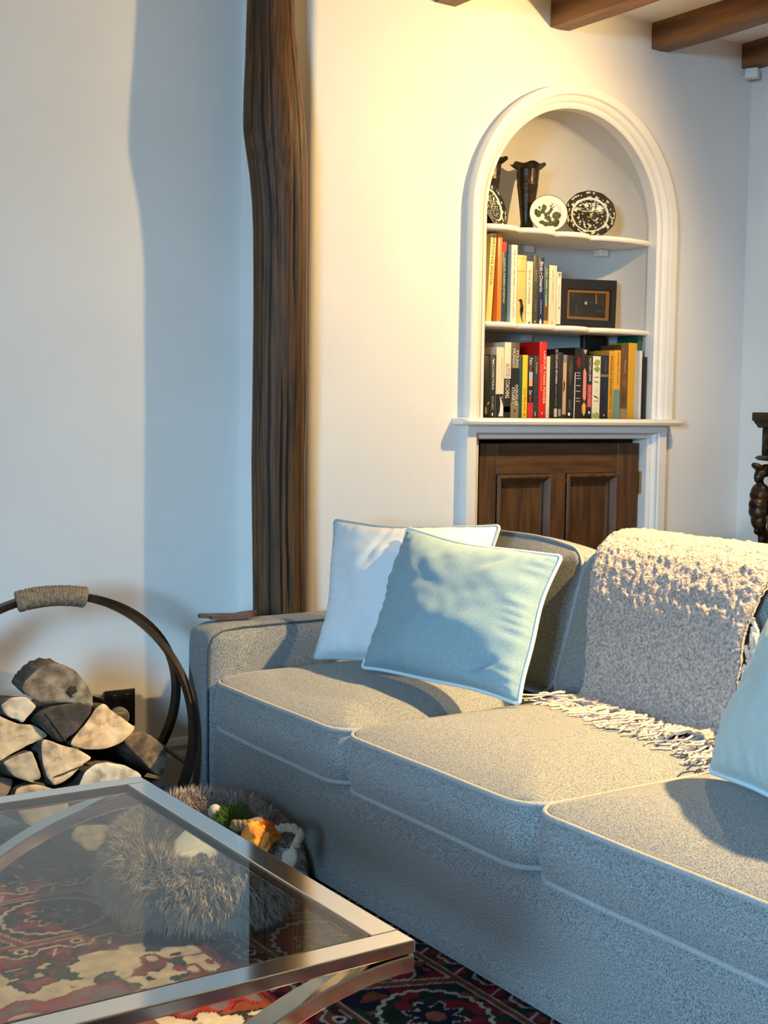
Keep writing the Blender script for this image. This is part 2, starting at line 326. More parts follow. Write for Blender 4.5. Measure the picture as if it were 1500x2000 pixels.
# ------------------------------------------------------------------ timber post
def post():
    T = [(-60, 484, 574), (0, 483, 575), (60, 481, 577), (120, 479, 583), (180, 476, 590), (240, 475, 596), (262, 475.5, 598), (300, 481, 600), (345, 488, 601), (400, 493, 601), (450, 495, 601), (600, 495, 600), (800, 493, 599), (900, 491.5, 596), (1000, 492, 596), (1180, 494, 598), (1700, 492, 600)]
    ty = [t[0] for t in T]; nz, na = 240, 240; V, C = [], []
    zz = np.linspace(0.0, ZC, nz)
    # pixel row of every height on the post axis
    rows = []; 
    for z in zz:
        lo, hi = -400, 2400
        for _ in range(40):
            m_ = (lo+hi)/2
            if ony(545, m_, 3.265)[2] > z: lo = m_
            else: hi = m_
        rows.append((lo+hi)/2)
    cracks = [(3.62, .30, 1.9, .9), (4.02, .9, 2.36, .7), (4.35, .2, 2.1, .8), (4.80, .1, 1.2, 1.0), (4.62, 1.45, 2.2, .6), (5.05, .55, 1.15, 1.6), (5.22, 1.35, 1.75, 1.1), (5.5, .1, 2.3, .6), (3.85, .4, 1.1, .7), (5.75, .2, 1.6, .5)]
    for z, row in zip(zz, rows):
        L_, R_ = np.interp(row, ty, [t[1] for t in T]), np.interp(row, ty, [t[2] for t in T])
        c = ony((L_+R_)/2, row, 3.265); dep = (c-CAM)@Fv; hw = (R_-L_)/2*dep/F
        for k in range(na):
            t = 2*PI*k/na; n = 2.7; cs, sn = math.cos(t), math.sin(t); q = (abs(cs)**n+abs(sn)**n)**(-1/n)
            ax = math.radians(29)
            # section axes turned to the view so that the silhouette width holds
            ex = np.array([math.cos(ax), -math.sin(ax), 0]); ey = np.array([math.sin(ax), math.cos(ax), 0])
            rr = 1.0+.018*mnoise.noise(Vector((cs*3, sn*3, z*2.5)))+.004*mnoise.noise(Vector((cs*9, sn*9, z*6)))
            dk = 0
            for a, z0_, z1_, s in cracks:
                if z0_-.1 < z < z1_+.1:
                    aa = a+.05*mnoise.noise(Vector((a*9, z*3.5, 0)))+.02*mnoise.noise(Vector((a*5, z*14, 1)))
                    e = float(sl(z, z0_-.08, z0_+.12)*(1-sl(z, z1_-.12, z1_+.08))); wd = .030+.020*s*max(0, mnoise.noise(Vector((a, z*2, 5))))
                    dk = max(dk, s*e*math.exp(-((t-aa)/wd)**2))
            p = c+ex*(hw*q*cs*rr*(1-.055*dk))+ey*(hw*.92*q*sn*rr*(1-.055*dk)); p[2] = z; V.append(p)
            g1 = mnoise.noise(Vector((cs*7, sn*7, z*1.1))); g2 = mnoise.noise(Vector((cs*45, sn*45, z*2.2))); g3 = mnoise.noise(Vector((cs*2.2, sn*2.2, z*1.4+4)))
            b = np.array([.098, .043, .012])*(1+.45*g1+.55*g2+.3*g3)
            gr = max(0, mnoise.noise(Vector((cs*5+3, sn*5, z*.9))))*1.1; b = b*(1-gr*.4)+np.array([.085, .062, .045])*gr*.4
            C.append(np.clip(b, .01, 1)*(1-.92*min(1, 1.2*dk)))
    return (np.array(V), gridf(nz, na, False, True)+[tuple(range(na))[::-1], tuple(range((nz-1)*na, nz*na))]), np.array(C)
g, c = post()
tag(mesh('timber_post', g, POSTM, None, 180, colors=c), 'dark crooked upright timber post with long cracks against the white wall', 'post')
# ------------------------------------------------------------------ lamp (a ceiling spotlight beside the beams, right of the frame)
def spotlight(LP, AM, en, ang, blend, label):
    sp = empty('ceiling_spotlight', (LP.x, LP.y, LP.z-.05), label, 'spotlight', 'ceiling spotlights')
    mesh('ceiling_rose', lathe([(.001, 0), (.045, 0), (.048, .006), (.048, .018), (.001, .018)], 24, (LP.x, LP.y, ZC-.018)), IRON, sp, 40)
    hp = np.array(LP)-np.array(AM)*.10
    mesh('stem', tube([(LP.x, LP.y, ZC-.01), (LP.x+.02, LP.y-.01, 2.28), tuple(hp)], .007, 10), IRON, sp)
    Z = -AM; X = Z.cross(Vector((0, 0, 1))).normalized(); Y = Z.cross(X); MM = Matrix(((X.x, Y.x, Z.x, LP.x), (X.y, Y.y, Z.y, LP.y), (X.z, Y.z, Z.z, LP.z), (0, 0, 0, 1)))
    mesh('shade', xform(lathe([(.048, .004), (.05, .0), (.052, .004), (.050, .05), (.036, .10), (.012, .125), (.001, .126), (.001, .12), (.03, .095), (.046, .05)], 28), MM), IRON, sp, 40)
    ld = bpy.data.lights.new('spot_bulb', 'SPOT'); ld.energy = en; ld.color = LAMP_C; ld.shadow_soft_size = LAMP_R; ld.spot_size = math.radians(ang); ld.spot_blend = blend
    lo_ = bpy.data.objects.new('spot_bulb', ld); lo_.matrix_world = MM; lo_.location = LP+AM*.004; link(lo_)
spotlight(LAMP, AIM, LAMP_E, 170, .8, 'black ceiling spotlight turned toward the arched niche wall')
spotlight(LAMP2, AIM2, LAMP2_E, 68, .45, 'black ceiling spotlight turned down toward the sofa')
# ------------------------------------------------------------------ sofa
SX0, SX1, SXB = 1.47, 1.97, 2.43
YS = [3.0, 2.377, 1.755, 1.132]
sofa = empty('sofa', (1.95, 2.05, 0), 'grey tweed three-seat sofa with piped box cushions', 'sofa')
mesh('plinth', rbox(1.535, 2.40, 1.04, 3.10, .016, .07, .004, 1), PLINTH, sofa)
def bulgebox(x0, x1, y0, y1, z0, z1, r, b, n=14):
    bm = bmesh.new(); bmesh.ops.create_cube(bm, size=2); bmesh.ops.subdivide_edges(bm, edges=list(bm.edges), cuts=n, use_grid_fill=True)
    h = np.array([(x1-x0)/2, (y1-y0)/2, (z1-z0)/2]); c = np.array([(x0+x1)/2, (y0+y1)/2, (z0+z1)/2])
    for v in bm.verts:
        p = np.array(v.co); q = p*h; inner = np.clip(q, -(h-r), h-r); d = q-inner; L = np.linalg.norm(d)
        if L > 1e-9: q = inner+d/L*r*min(1, 1) if np.count_nonzero(np.abs(d) > 1e-6) > 1 or L >= r*.999 else inner+d
        for a in range(3):
            o = [k for k in range(3) if k != a]
            if abs(p[a]) > .999: q[a] += np.sign(p[a])*b*(1-p[o[0]]**4)*(1-p[o[1]]**4)
        v.co = Vector(q+c)
    return bm2geo(bm)
mesh('base', bulgebox(1.475, 2.41, 1.02, 3.135, .052, .30, .02, .006), SOFA, sofa, 180)
for ya, yb, s in ((2.998, 3.143, 1), (.99, 1.134, -1)):
    arm = mesh('arm', bulgebox(1.456, 2.36, ya, yb, .056, .545, .035, .004, 20), SOFA, sofa, 180)
    yi = ya+.012 if s > 0 else yb-.012
    pts = [(1.457, yi, .06), (1.455, yi, .2), (1.455, yi, .46), (1.458, yi, .50), (1.470, yi, .522), (1.495, yi, .535), (1.55, yi, .541), (1.9, yi, .544), (2.3, yi, .544)]
    P = []
    for i in range(len(pts)-1):
        for t in np.linspace(0, 1, 6)[:-1]: P.append(np.array(pts[i])*(1-t)+np.array(pts[i+1])*t)
    mesh('seam', tube(P, .0028, 6), SEAM, arm, 180)
mesh('back', bulgebox(2.24, 2.43, 1.02, 3.13, .06, .70, .04, .005), SOFA, sofa, 180)
def outline(a, b, n=72, p=9):
    """rounded rectangle, p = corner radius in cm"""
    r = p/100; ss = [2*(b-r), PI*r/2, 2*(a-r), PI*r/2]*2; tot = 4*(a-r)+4*(b-r)+2*PI*r; P = []
    cs = [(a-r, b-r, 0), (-(a-r), b-r, PI/2), (-(a-r), -(b-r), PI), (a-r, -(b-r), 3*PI/2)]
    for k in range(n):
        d = (k+.5)/n*tot; x, y = a, -(b-r)
        for q in range(4):
            L_ = 2*(b-r) if q % 2 == 0 else 2*(a-r); dx, dy = [(0, 1), (-1, 0), (0, -1), (1, 0)][q]
            sx, sy = [(a, -(b-r)), (a-r, b), (-a, b-r), (-(a-r), -b)][q]
            if d < L_: x, y = sx+dx*d, sy+dy*d; break
            d -= L_
            if d < PI*r/2: cx_, cy_, t0 = cs[q]; t = t0+d/r; x, y = cx_+r*math.cos(t), cy_+r*math.sin(t); break
            d -= PI*r/2
        P.append((x, y))
    return np.array(P)
def cushion(a, b, h, crown, bulge, seed=0, n=144, p=6.5, frontcrown=0):
    """box cushion: half sizes a (local x), b (local y), height h (local z from 0)"""
    O = outline(a, b, n, p); rings = []
    def nz(P, z, k=1): return np.array([mnoise.noise(Vector((q[0]*5+seed*3.1, q[1]*5, z*6)))*.004*k for q in P])
    for s in (.0, .5, .85, .97): rings.append(np.c_[O*s, np.full(n, -.004*(1-s**4))])
    for t in np.linspace(0, 1, 9):
        k = 1+bulge*math.sin(PI*t)/min(a, b); e = nz(O, t); rings.append(np.c_[O*k+O/np.linalg.norm(O, axis=1)[:, None]*e[:, None], np.full(n, h*t)])
    for s in np.concatenate([np.linspace(.985, .85, 6), np.linspace(.8, .05, 18)]):
        P = O*s; d = np.maximum(np.abs(P[:, 0]/a), np.abs(P[:, 1]/b)); z = h+crown*(1-d**3.2)+nz(P, 2)*(1-d**4)*1.2; rings.append(np.c_[P, z])
    V = np.vstack(rings); m = len(rings); fs = gridf(m, n, False, True); V = np.vstack([V, [[0, 0, -.004], [0, 0, h+crown]]])
    fs += [(k, (k+1) % n, m*n) for k in range(n)]+[((m-1)*n+(k+1) % n, (m-1)*n+k, m*n+1) for k in range(n)]
    def loop(z, k): 
        e = nz(O, 0 if z == 0 else 1); return np.c_[O*(1+k/min(a, b))+O/np.linalg.norm(O, axis=1)[:, None]*e[:, None], np.full(n, z)]
    return (V, fs), loop(h, .0015), loop(0., .0015)
def frame_m(o, X, Y, Z): return np.array([[X[0], Y[0], Z[0], o[0]], [X[1], Y[1], Z[1], o[1]], [X[2], Y[2], Z[2], o[2]], [0, 0, 0, 1]])
for k in range(3):
    y0, y1 = YS[k+1]+.002, YS[k]-.002
    g, lt, lb = cushion((SX1+.06-SX0+.012)/2, (y1-y0)/2, .112, .052, .010, k)
    T = frame_m(((SX0-.012+SX1+.06)/2, (y0+y1)/2, .303), (1, 0, 0), (0, 1, 0), (0, 0, 1))
    cu = mesh('seat_cushion', xform(g, T), SOFA, sofa, 180)
    for lp_ in (lt, lb):
        q, _ = xform((lp_, None), T); mesh('piping', tube(q, .0056, 7, True), SOFAD, cu, 180)
bt = math.radians(17)
for k in range(3):
    y0, y1 = YS[k+1]+.004, YS[k]-.004
    # local x = along -y, local y = up the cushion, local z = toward the sitter
    X = np.array([0, -1., 0]); Yb = np.array([math.sin(bt), 0, math.cos(bt)]); Zb = np.array([-math.cos(bt), 0, math.sin(bt)])
    g, lt, lb = cushion((y1-y0)/2, .172, .15, .035, .012, 10+k, p=5)
    o = np.array([2.032, (y0+y1)/2, .415])+Yb*.172-Zb*.15+np.array([.0, 0, .02])
    v = g[0].copy(); up = np.clip(v[:, 1]/.172, 0, 1)**2; v[:, 1] += .022*up*(1-np.clip(np.abs(v[:, 0])/((y1-y0)/2), 0, 1)**3)
    cu = mesh('back_cushion', xform((v, g[1]), frame_m(o, X, Yb, Zb)), SOFA, sofa, 180)
    for lp_ in (lt, lb):
        u = np.clip(lp_[:, 1]/.172, 0, 1)**2; lp_[:, 1] += .022*u*(1-np.clip(np.abs(lp_[:, 0])/((y1-y0)/2), 0, 1)**3)
        q, _ = xform((lp_, None), frame_m(o, X, Yb, Zb)); mesh('piping', tube(q, .0042, 7, True), SOFAD, cu, 180)
# ------------------------------------------------------------------ loose cushions
def pillow(name, BL, BR, TR, TL, th, mat, pmat, label, seed, pinch=.085, folds=()):
    BL, BR, TR, TL = map(np.array, (BL, BR, TR, TL)); n = 56
    u, v = np.meshgrid(np.linspace(-1, 1, n), np.linspace(-1, 1, n), indexing='ij')
    uu = u*(1-pinch*(1-v*v)); vv = v*(1-pinch*(1-u*u))
    def bil(a, b): 
        a = (a+1)/2; b = (b+1)/2; return BL*(1-a)[..., None]*(1-b)[..., None]+BR*a[..., None]*(1-b)[..., None]+TR*a[..., None]*b[..., None]+TL*(1-a)[..., None]*b[..., None]
    uu = uu+.02*np.sin(v*4+seed)*(1-v*v); vv = vv+.018*np.sin(u*3.4+seed*2)*(1-u*u)
    base = bil(uu, vv); N = norm3(np.cross(BR-BL, TL-BL)); N = N if N[0] < 0 else -N
    prof = ((1-u**2)*(1-v**2)).clip(0)**.42
    wr = np.array([[mnoise.noise(Vector((a*2.1+seed, b*2.1, 0)))*.012+mnoise.noise(Vector((a*5+seed, b*5, 3)))*.004 for a, b in zip(ra, rb)] for ra, rb in zip(u, v)])
    edge = np.maximum(np.abs(u), np.abs(v))
    # gathers running in from the seam
    along = np.where(np.abs(u) > np.abs(v), v, u); wr = wr*prof+np.sin(along*38+seed+3*np.sin(along*7))*.0022*sl(edge, .72, .9)*(1-sl(edge, .95, 1.0))
    for (cu_, cv_, ang, ln, am) in folds:
        du, dv = u-cu_, v-cv_; a = du*math.cos(ang)+dv*math.sin(ang); b = -du*math.sin(ang)+dv*math.cos(ang); wr = wr-am*np.exp(-(a/ln)**2-(b/.05)**2)
    front = base+N*((th*.5*prof+wr)[..., None]); back = base-N*((th*.14*prof)[..., None])     # squashed against what it leans on
    V = np.vstack([front.reshape(-1, 3), back.reshape(-1, 3)]); f1 = gridf(n, n); fs = f1+[tuple(i+n*n for i in q)[::-1] for q in f1]
    ob = mesh(name, (V, fs), mat, None, 180); tag(ob, label, 'cushion', 'scatter cushions on the sofa')
    idx = [(i, 0) for i in range(n)]+[(n-1, j) for j in range(1, n)]+[(i, n-1) for i in range(n-2, -1, -1)]+[(0, j) for j in range(n-2, 0, -1)]
    P = np.array([base[i, j] for i, j in idx]); P = (np.roll(P, 1, 0)+P+np.roll(P, -1, 0))/3
    P = P+(P-P.mean(0))/np.linalg.norm(P-P.mean(0), axis=1)[:, None]*.003
    mesh('piping', tube(P, .0048, 7, True), pmat, ob, 180)
    return ob
pillow('scatter_cushion', (1.715, 2.925, .462), (1.93, 2.52, .475), onx(974, 1028, 2.02), onx(655, 1017, 1.83), .17, PALE, PIPEP, 'pale ice-blue piped cushion leaning in the corner by the sofa arm', 3, folds=((-.3, .55, 1.2, .2, .008),))
pillow('scatter_cushion', onz(709, 1303, .478), onz(1013, 1374, .472), onx(1095, 1088, 1.955), onx(797, 1033, 1.865), .18, TEAL, PIPET, 'dusty blue piped cushion in front of the pale one', 9, .07, folds=((.62, -.72, .6, .22, .016), (.5, .75, .9, .15, .006)))
pillow('scatter_cushion', onz(1388, 1504, .47), (1.60, 1.17, .475), (1.86, 1.22, .87), (1.945, 1.60, .80), .18, SAGE, PIPET, 'sage green cushion slumped at the end of the throw', 14, .05, folds=((-.8, -.25, .5, .16, .015),))
# ------------------------------------------------------------------ throw with fringe
def throw():
    sec = np.array([(2.44, .60), (2.425, .70), (2.37, .755), (2.28, .806), (2.22, .822), (2.15, .815), (2.095, .787), (2.058, .742), (2.030, .685), (2.010, .62), (1.995, .55), (1.978, .495), (1.955, .478), (1.925, .474)])
    d = np.r_[0, np.cumsum(np.linalg.norm(np.diff(sec, axis=0), axis=1))]; n, m = 190, 200; s = np.linspace(0, d[-1], n)
    X = np.interp(s, d, sec[:, 0]); Zz = np.interp(s, d, sec[:, 1])
    for _ in range(6): X[1:-1] = (X[:-2]+2*X[1:-1]+X[2:])/4; Zz[1:-1] = (Zz[:-2]+2*Zz[1:-1]+Zz[2:])/4
    t = s/d[-1]; dx = np.gradient(X); dz = np.gradient(Zz); L = np.hypot(dx, dz); nx, nzz = dz/L, -dx/L
    nx, nzz = np.where(True, -np.abs(nx), nx)*1.0, np.abs(nzz)
    YL_ = np.interp(t, [0, .3, .5, .7, 1], [2.36, 2.36, 2.325, 2.26, 2.20]); YR_ = np.interp(t, [0, .3, .5, .7, 1], [1.76, 1.78, 1.79, 1.80, 1.79])
    V = np.zeros((n, m, 3)); 
    for i in range(n):
        for j in range(m):
            v_ = j/(m-1); y = YL_[i]*(1-v_)+YR_[i]*v_
            e = mnoise.noise(Vector((s[i]*95, y*95, 0)))*.0035+mnoise.noise(Vector((s[i]*45, y*45, 5)))*.004+mnoise.noise(Vector((s[i]*6, y*6, 2)))*.006
            ed = .010*math.exp(-(min(v_, 1-v_)/.02)**2)
            V[i, j] = (X[i]+nx[i]*(e+.004-ed), y+.004*mnoise.noise(Vector((s[i]*20, j*.01, 8))), Zz[i]+nzz[i]*(e+.004-ed))
    B = V.copy(); B[..., 0] -= (nx*.007)[:, None]; B[..., 2] -= (nzz*.007)[:, None]
    idx = np.arange(n*m).reshape(n, m); f1 = gridf(n, m); fs = f1+[tuple(i+n*m for i in q)[::-1] for q in f1]
    loop = list(idx[:, 0])+list(idx[-1, 1:])+list(idx[-2::-1, -1])+list(idx[0, -2:0:-1])
    fs += [(int(loop[k]), int(loop[(k+1) % len(loop)]), int(loop[(k+1) % len(loop)])+n*m, int(loop[k])+n*m) for k in range(len(loop))]
    return np.vstack([V.reshape(-1, 3), B.reshape(-1, 3)]), fs
th = mesh('throw', throw(), THROW, None, 180); tag(th, 'taupe curly wool throw with tassel fringe draped over the sofa back', 'throw')
def strands(roots, dirs, ln, r, seg=6, curl=.012, floor=None, n=5):
    gs = []
    for p, d in zip(roots, dirs):
        p = np.array(p, float); d = norm3(d); P = [p.copy()]; l = ln*random.uniform(.7, 1.15)
        s1, s2 = random.uniform(0, 9), random.uniform(0, 9)
        for k in range(seg):
            p = p+d*l/seg+np.array([math.sin(s1+k*1.3), math.cos(s2+k*1.1), .3*math.sin(s2+k)])*curl*.6
            if floor is not None: p[2] = max(p[2], floor(p)+r*.8)
            P.append(p.copy())
        gs.append(tube(P, np.linspace(r, r*.55, len(P)), n))
    return merge(gs)
def seat_z(p):   # upper surface of the seat cushions
    k = 0 if p[1] > YS[1] else (1 if p[1] > YS[2] else 2); a = (SX1+.06-SX0+.012)/2; cx = (SX0-.012+SX1+.06)/2
    d = max(abs((p[0]-cx)/a), abs((p[1]-(YS[k]+YS[k+1])/2)/.3095)); return .303+.112+.052*(1-min(1, d)**3.2)
ro, di = [], []
for k in range(230):
    t = (k+random.random())/230; y = 2.235*(1-t)+1.73*t; x = 1.935+.018*math.sin(t*9)+random.uniform(-.02, .02)
    ro.append((x, y, seat_z((x, y))+random.uniform(.004, .03))); di.append((-1+random.uniform(-.4, .5), random.uniform(-.1, 1.0)*(1.2-1.6*t), random.uniform(-.35, .1)))
mesh('fringe', strands(ro, di, .085, .0032, 7, .012, seat_z), FRINGE, th, 180, kind='stuff')
ro = [(2.035-.05*t+random.uniform(-.004, .006), 1.782+random.uniform(-.012, .006), .70-.2*t) for t in np.linspace(0, 1, 34)]
mesh('fringe', strands(ro, [(random.uniform(-.35, -.1), random.uniform(-.5, -.05), -1) for _ in ro], .075, .0045, 6, .008), FRINGE, th, 180, kind='stuff')
# ------------------------------------------------------------------ butterfly coaster on the arm
def butterfly():
    # wings spread along local x, body along local y
    half = [(0, .040), (.012, .030), (.020, .038), (.040, .050), (.066, .046), (.080, .030), (.078, .014), (.060, .004), (.052, -.002), (.060, -.016), (.056, -.034), (.038, -.042), (.020, -.034), (.010, -.024), (0, -.034)]
    poly = half+[(-x, y) for x, y in half[-2:0:-1]]; n = len(poly); c = np.array([1.556, 3.090, .5505]); a = math.radians(-6); V = []
    for z in (0, .010):
        for x, y in poly:
            y2 = y*.62; q = .006*abs(x)/.08; V.append((c[0]+x*math.cos(a)-y2*math.sin(a), c[1]+x*math.sin(a)+y2*math.cos(a), c[2]+z+q))
    return np.array(V), [tuple(range(n))[::-1], tuple(range(n, 2*n))]+[(i, (i+1) % n, (i+1) % n+n, i+n) for i in range(n)]
tag(mesh('butterfly_coaster', butterfly(), M('brown_leather', (.055, .030, .022), .5, (.085, .05, .036), 40), None, 30), 'flat brown butterfly-shaped coaster lying on the sofa arm', 'coaster')
# ------------------------------------------------------------------ rug
RX1, RY1 = 1.60, 2.945
def rug():
    st = .0042; xs = np.arange(-.75, RX1+1e-6, st); ys = np.arange(.35, RY1+1e-6, st); X, Y = np.meshgrid(xs, ys, indexing='ij')
    D1, D2 = RX1-X, RY1-Y; side = D1 < D2; d = np.minimum(D1, D2); t = np.where(side, Y, X)
    C = np.zeros(X.shape+(3,)); n1 = vn(X, Y, 60, 1); n2 = vn(X, Y, 24, 2); n3 = vn(X, Y, 11, 3)
    red, navy, cream, green, terra, pink, gold = map(np.array, [(.20, .014, .022), (.012, .014, .032), (.62, .55, .47), (.022, .040, .026), (.26, .065, .035), (.55, .22, .20), (.30, .17, .035)])
    def put(mask, c, a=1.0): C[mask] = C[mask]*(1-a)+np.asarray(c)*a
    put(np.ones_like(d, bool), red); put(n2 > .62, red*.55); put((n1 > .72), navy, .8)
    def guard(c0, w):
        z = d-c0
        put((np.abs(z) < w) & (vn(X, Y, 30, 7) > .66), green); put((np.abs(z) < w) & (vn(X, Y, 34, 8) > .74), terra)
        ph = t/.115; wave = .014*np.sin(2*PI*ph)+.004*np.sin(6*PI*ph)
        put((np.abs(z) < w) & (np.abs(z-wave) < .0036), cream)
        fx = (ph-np.floor(ph)-.25)*.115; fz = z+.016; rr = np.hypot(fx, fz); put((rr < .012), navy); put((np.abs(rr-.011) < .0028), cream)
        fx = (ph-np.floor(ph)-.75)*.115; fz = z-.018; rr = np.hypot(fx, fz*1.4); put(rr < .017, (.34, .02, .035)); put((np.abs(fx+fz*.5) < .003) & (rr < .024), cream)
    guard(.055, .04)
    mb = (d > .105) & (d < .345); put(mb, navy); put(mb & (n2 > .60), red*.9); put(mb & (vn(X, Y, 30, 12) > .7), green); put(mb & (vn(X, Y, 42, 15) > .78), terra)
    for c0 in (.100, .350): put(np.abs(d-c0) < .008, terra); put(np.abs(np.abs(d-c0)-.009) < .002, cream, .7)
    z = d-.225; per = .40; off = np.where(side, 1.905, .955); k = (t-off)/per; fx = (k-np.round(k))*per
    an = np.arctan2(z, fx); rr = np.hypot(fx/1.12, z)*(1+.03*np.cos(an*22)); R_ = .098
    m = (rr < R_) & mb; put(m, green*.8); put(m & (vn(X, Y, 40, 21) > .55), (.06, .012, .03)); put(m & (vn(X, Y, 26, 22) > .62), red*1.2); put(mb & (np.abs(rr-R_) < .0042), cream*.95)
    pet = .045*(1+.25*np.cos(an*8)); put(m & (rr < pet), navy); put(m & (np.abs(rr-pet) < .003), cream, .8); put(m & (rr < .018), (.35, .1, .09))
    # stems between the rosettes
    gx = np.abs(fx)-.155; w_ = np.abs(gx*.9-z*np.sign(fx)*.35); put(mb & (rr > R_+.004) & (w_ < .010), terra); put(mb & (rr > R_+.004) & (np.abs(w_-.011) < .0022), cream, .8)
    rb = np.hypot((np.abs(fx)-.2)*.8, z-.045*np.sign(np.sin(t*9))); put(mb & (rr > R_+.01) & (rb < .035), (.24, .02, .03)); put(mb & (np.abs(rb-.036) < .0022) & (rr > R_+.01), cream, .8); put(mb & (rb < .014), gold)
    guard(.395, .04)
    fi = d > .445; put(fi, cream)
    f = vn(X, Y, 15, 31)+.5*vn(X, Y, 34, 32)+.25*vn(X, Y, 70, 33); f2 = vn(X+5, Y, 13, 35)+.5*vn(X, Y+3, 30, 36)+.25*vn(X, Y, 45, 37); f3 = vn(X, Y+9, 7, 41)+.5*vn(X+3, Y, 22, 42)
    put(fi & (f > 1.02), green*1.6); put(fi & (np.abs(f-1.02) < .02), navy); put(fi & (f > 1.16), terra); put(fi & (np.abs(f-1.16) < .015), navy)
    put(fi & (f2 > 1.05), (.34, .035, .03)); put(fi & (np.abs(f2-1.05) < .02), navy); put(fi & (f2 > 1.22), (.17, .14, .19)); put(fi & (f3 > 1.02) & (f3 < 1.1), terra*.8)
    put(fi & (d < .457), terra*.7); put(fi & (d < .449), navy)
    inn = d > .66; put(inn & (d < .70), (.16, .10, .11)); put(inn & (d > .70), terra*.85); put(inn & (d > .70) & (f > .95), green); put(inn & (d > .70) & (f2 > 1.12), cream); put(inn & (d > .70) & (np.abs(f-.95) < .02), navy)
    put(d < .012, navy)
    C *= .52*(.80+.4*n1[..., None])*(.86+.28*vn(X*.2, Y, 60, 51)[..., None])
    z = .008+.0012*n1+.0015*n3; nx, ny = X.shape; V = np.stack([X, Y, z], -1).reshape(-1, 3)
    idx = np.arange(nx*ny).reshape(nx, ny); Fc = np.stack([idx[:-1, :-1], idx[1:, :-1], idx[1:, 1:], idx[:-1, 1:]], -1).reshape(-1, 4)
    # skirt down to the floor
    loop = np.r_[idx[:, 0], idx[-1, 1:], idx[-2::-1, -1], idx[0, -2:0:-1]]; nb = len(V); S = V[loop].copy(); S[:, 2] = .001; nl = len(loop)
    F2 = np.stack([loop, np.roll(loop, -1), nb+(np.arange(nl)+1) % nl, nb+np.arange(nl)], -1)[:, ::-1]
    CC = C.reshape(-1, 3); return (np.vstack([V, S]), np.vstack([Fc, F2])), np.vstack([CC, CC[loop]])
g, c = rug()
rg = mesh('persian_rug', g, MC('rug_wool', .95, .1, .6, 500), None, 180, colors=np.clip(c, 0, 1)); tag(rg, 'red and navy patterned persian wool rug with cream field', 'rug')
ro = [(x, RY1-.002, .006) for x in np.arange(-.74, RX1, .009)]
mesh('fringe', strands(ro, [(random.uniform(-.4, .4), 1, -.1) for _ in ro], .018, .0018, 3, .004, lambda p: 0.001, 4), plain((.62, .57, .47), .9), rg, 180, kind='stuff')
# ------------------------------------------------------------------ coffee table
TX0, TX1, TY0, TY1, TZ = -.32, .933, 1.337, 2.203, .44
tb = empty('coffee_table', ((TX0+TX1)/2, (TY0+TY1)/2, 0.009), 'polished steel coffee table with a clear glass top and curved legs', 'coffee table')
RW, RH = .040, .0175
for geo in (rbox(TX0, TX1, TY0, TY0+RW, TZ-RH, TZ, .0022, 2), rbox(TX0, TX1, TY1-RW, TY1, TZ-RH, TZ, .0022, 2), rbox(TX1-RW, TX1, TY0+RW-.001, TY1-RW+.001, TZ-RH, TZ-.00005, .0022, 2), rbox(TX0, TX0+RW, TY0+RW-.001, TY1-RW+.001, TZ-RH, TZ-.00005, .0022, 2)):
    mesh('top_rail', geo, CHROME, tb, 0)
mesh('glass_top', box(TX0+RW+.0015, TX1-RW-.0015, TY0+RW+.0015, TY1-RW-.0015, TZ-.0085, TZ-.0005), GLASS, tb, 0)
mesh('gasket', merge([box(TX0+RW-.002, TX1-RW+.002, TY0+RW, TY0+RW+.004, TZ-.012, TZ-.0012), box(TX0+RW-.002, TX1-RW+.002, TY1-RW-.004, TY1-RW, TZ-.012, TZ-.0012), box(TX1-RW-.004, TX1-RW, TY0+RW, TY1-RW, TZ-.012, TZ-.0012), box(TX0+RW, TX0+RW+.004, TY0+RW, TY1-RW, TZ-.012, TZ-.0012)]), BLACKRUB, tb, 0)
def leg(sx, y):
    # flat bar lying under the rail at the corner, then sweeping inward down to the floor
    xo = TX1 if sx > 0 else TX0; pts = []
    for a in np.linspace(0, math.acos(1-(TZ-RH-.0125-.022)/.5), 40):
        pts.append((xo-sx*(.002+.5*math.sin(a)), TZ-RH-.0125-.5*(1-math.cos(a))))
    P = np.array(pts); P[:, 1] = np.maximum(P[:, 1], .022); Tn = np.gradient(P, axis=0); Tn /= np.linalg.norm(Tn, axis=1)[:, None]; Nn = np.c_[-Tn[:, 1], Tn[:, 0]]
    V = []; h = .011; b = .019
    for p, n in zip(P, Nn):
        for (u, v) in ((-h, -b+.002), (-h+.002, -b), (h-.002, -b), (h, -b+.002), (h, b-.002), (h-.002, b), (-h+.002, b), (-h, b-.002)): V.append((p[0]+n[0]*u, y+v, p[1]+n[1]*u))
    return np.array(V), gridf(len(P), 8, False, True)+[tuple(range(8))[::-1], tuple(range(39*8, 40*8))]
for sx in (1, -1):
    for y in (TY0+.0195, TY1-.0195): mesh('leg', leg(sx, y), CHROME, tb, 35)
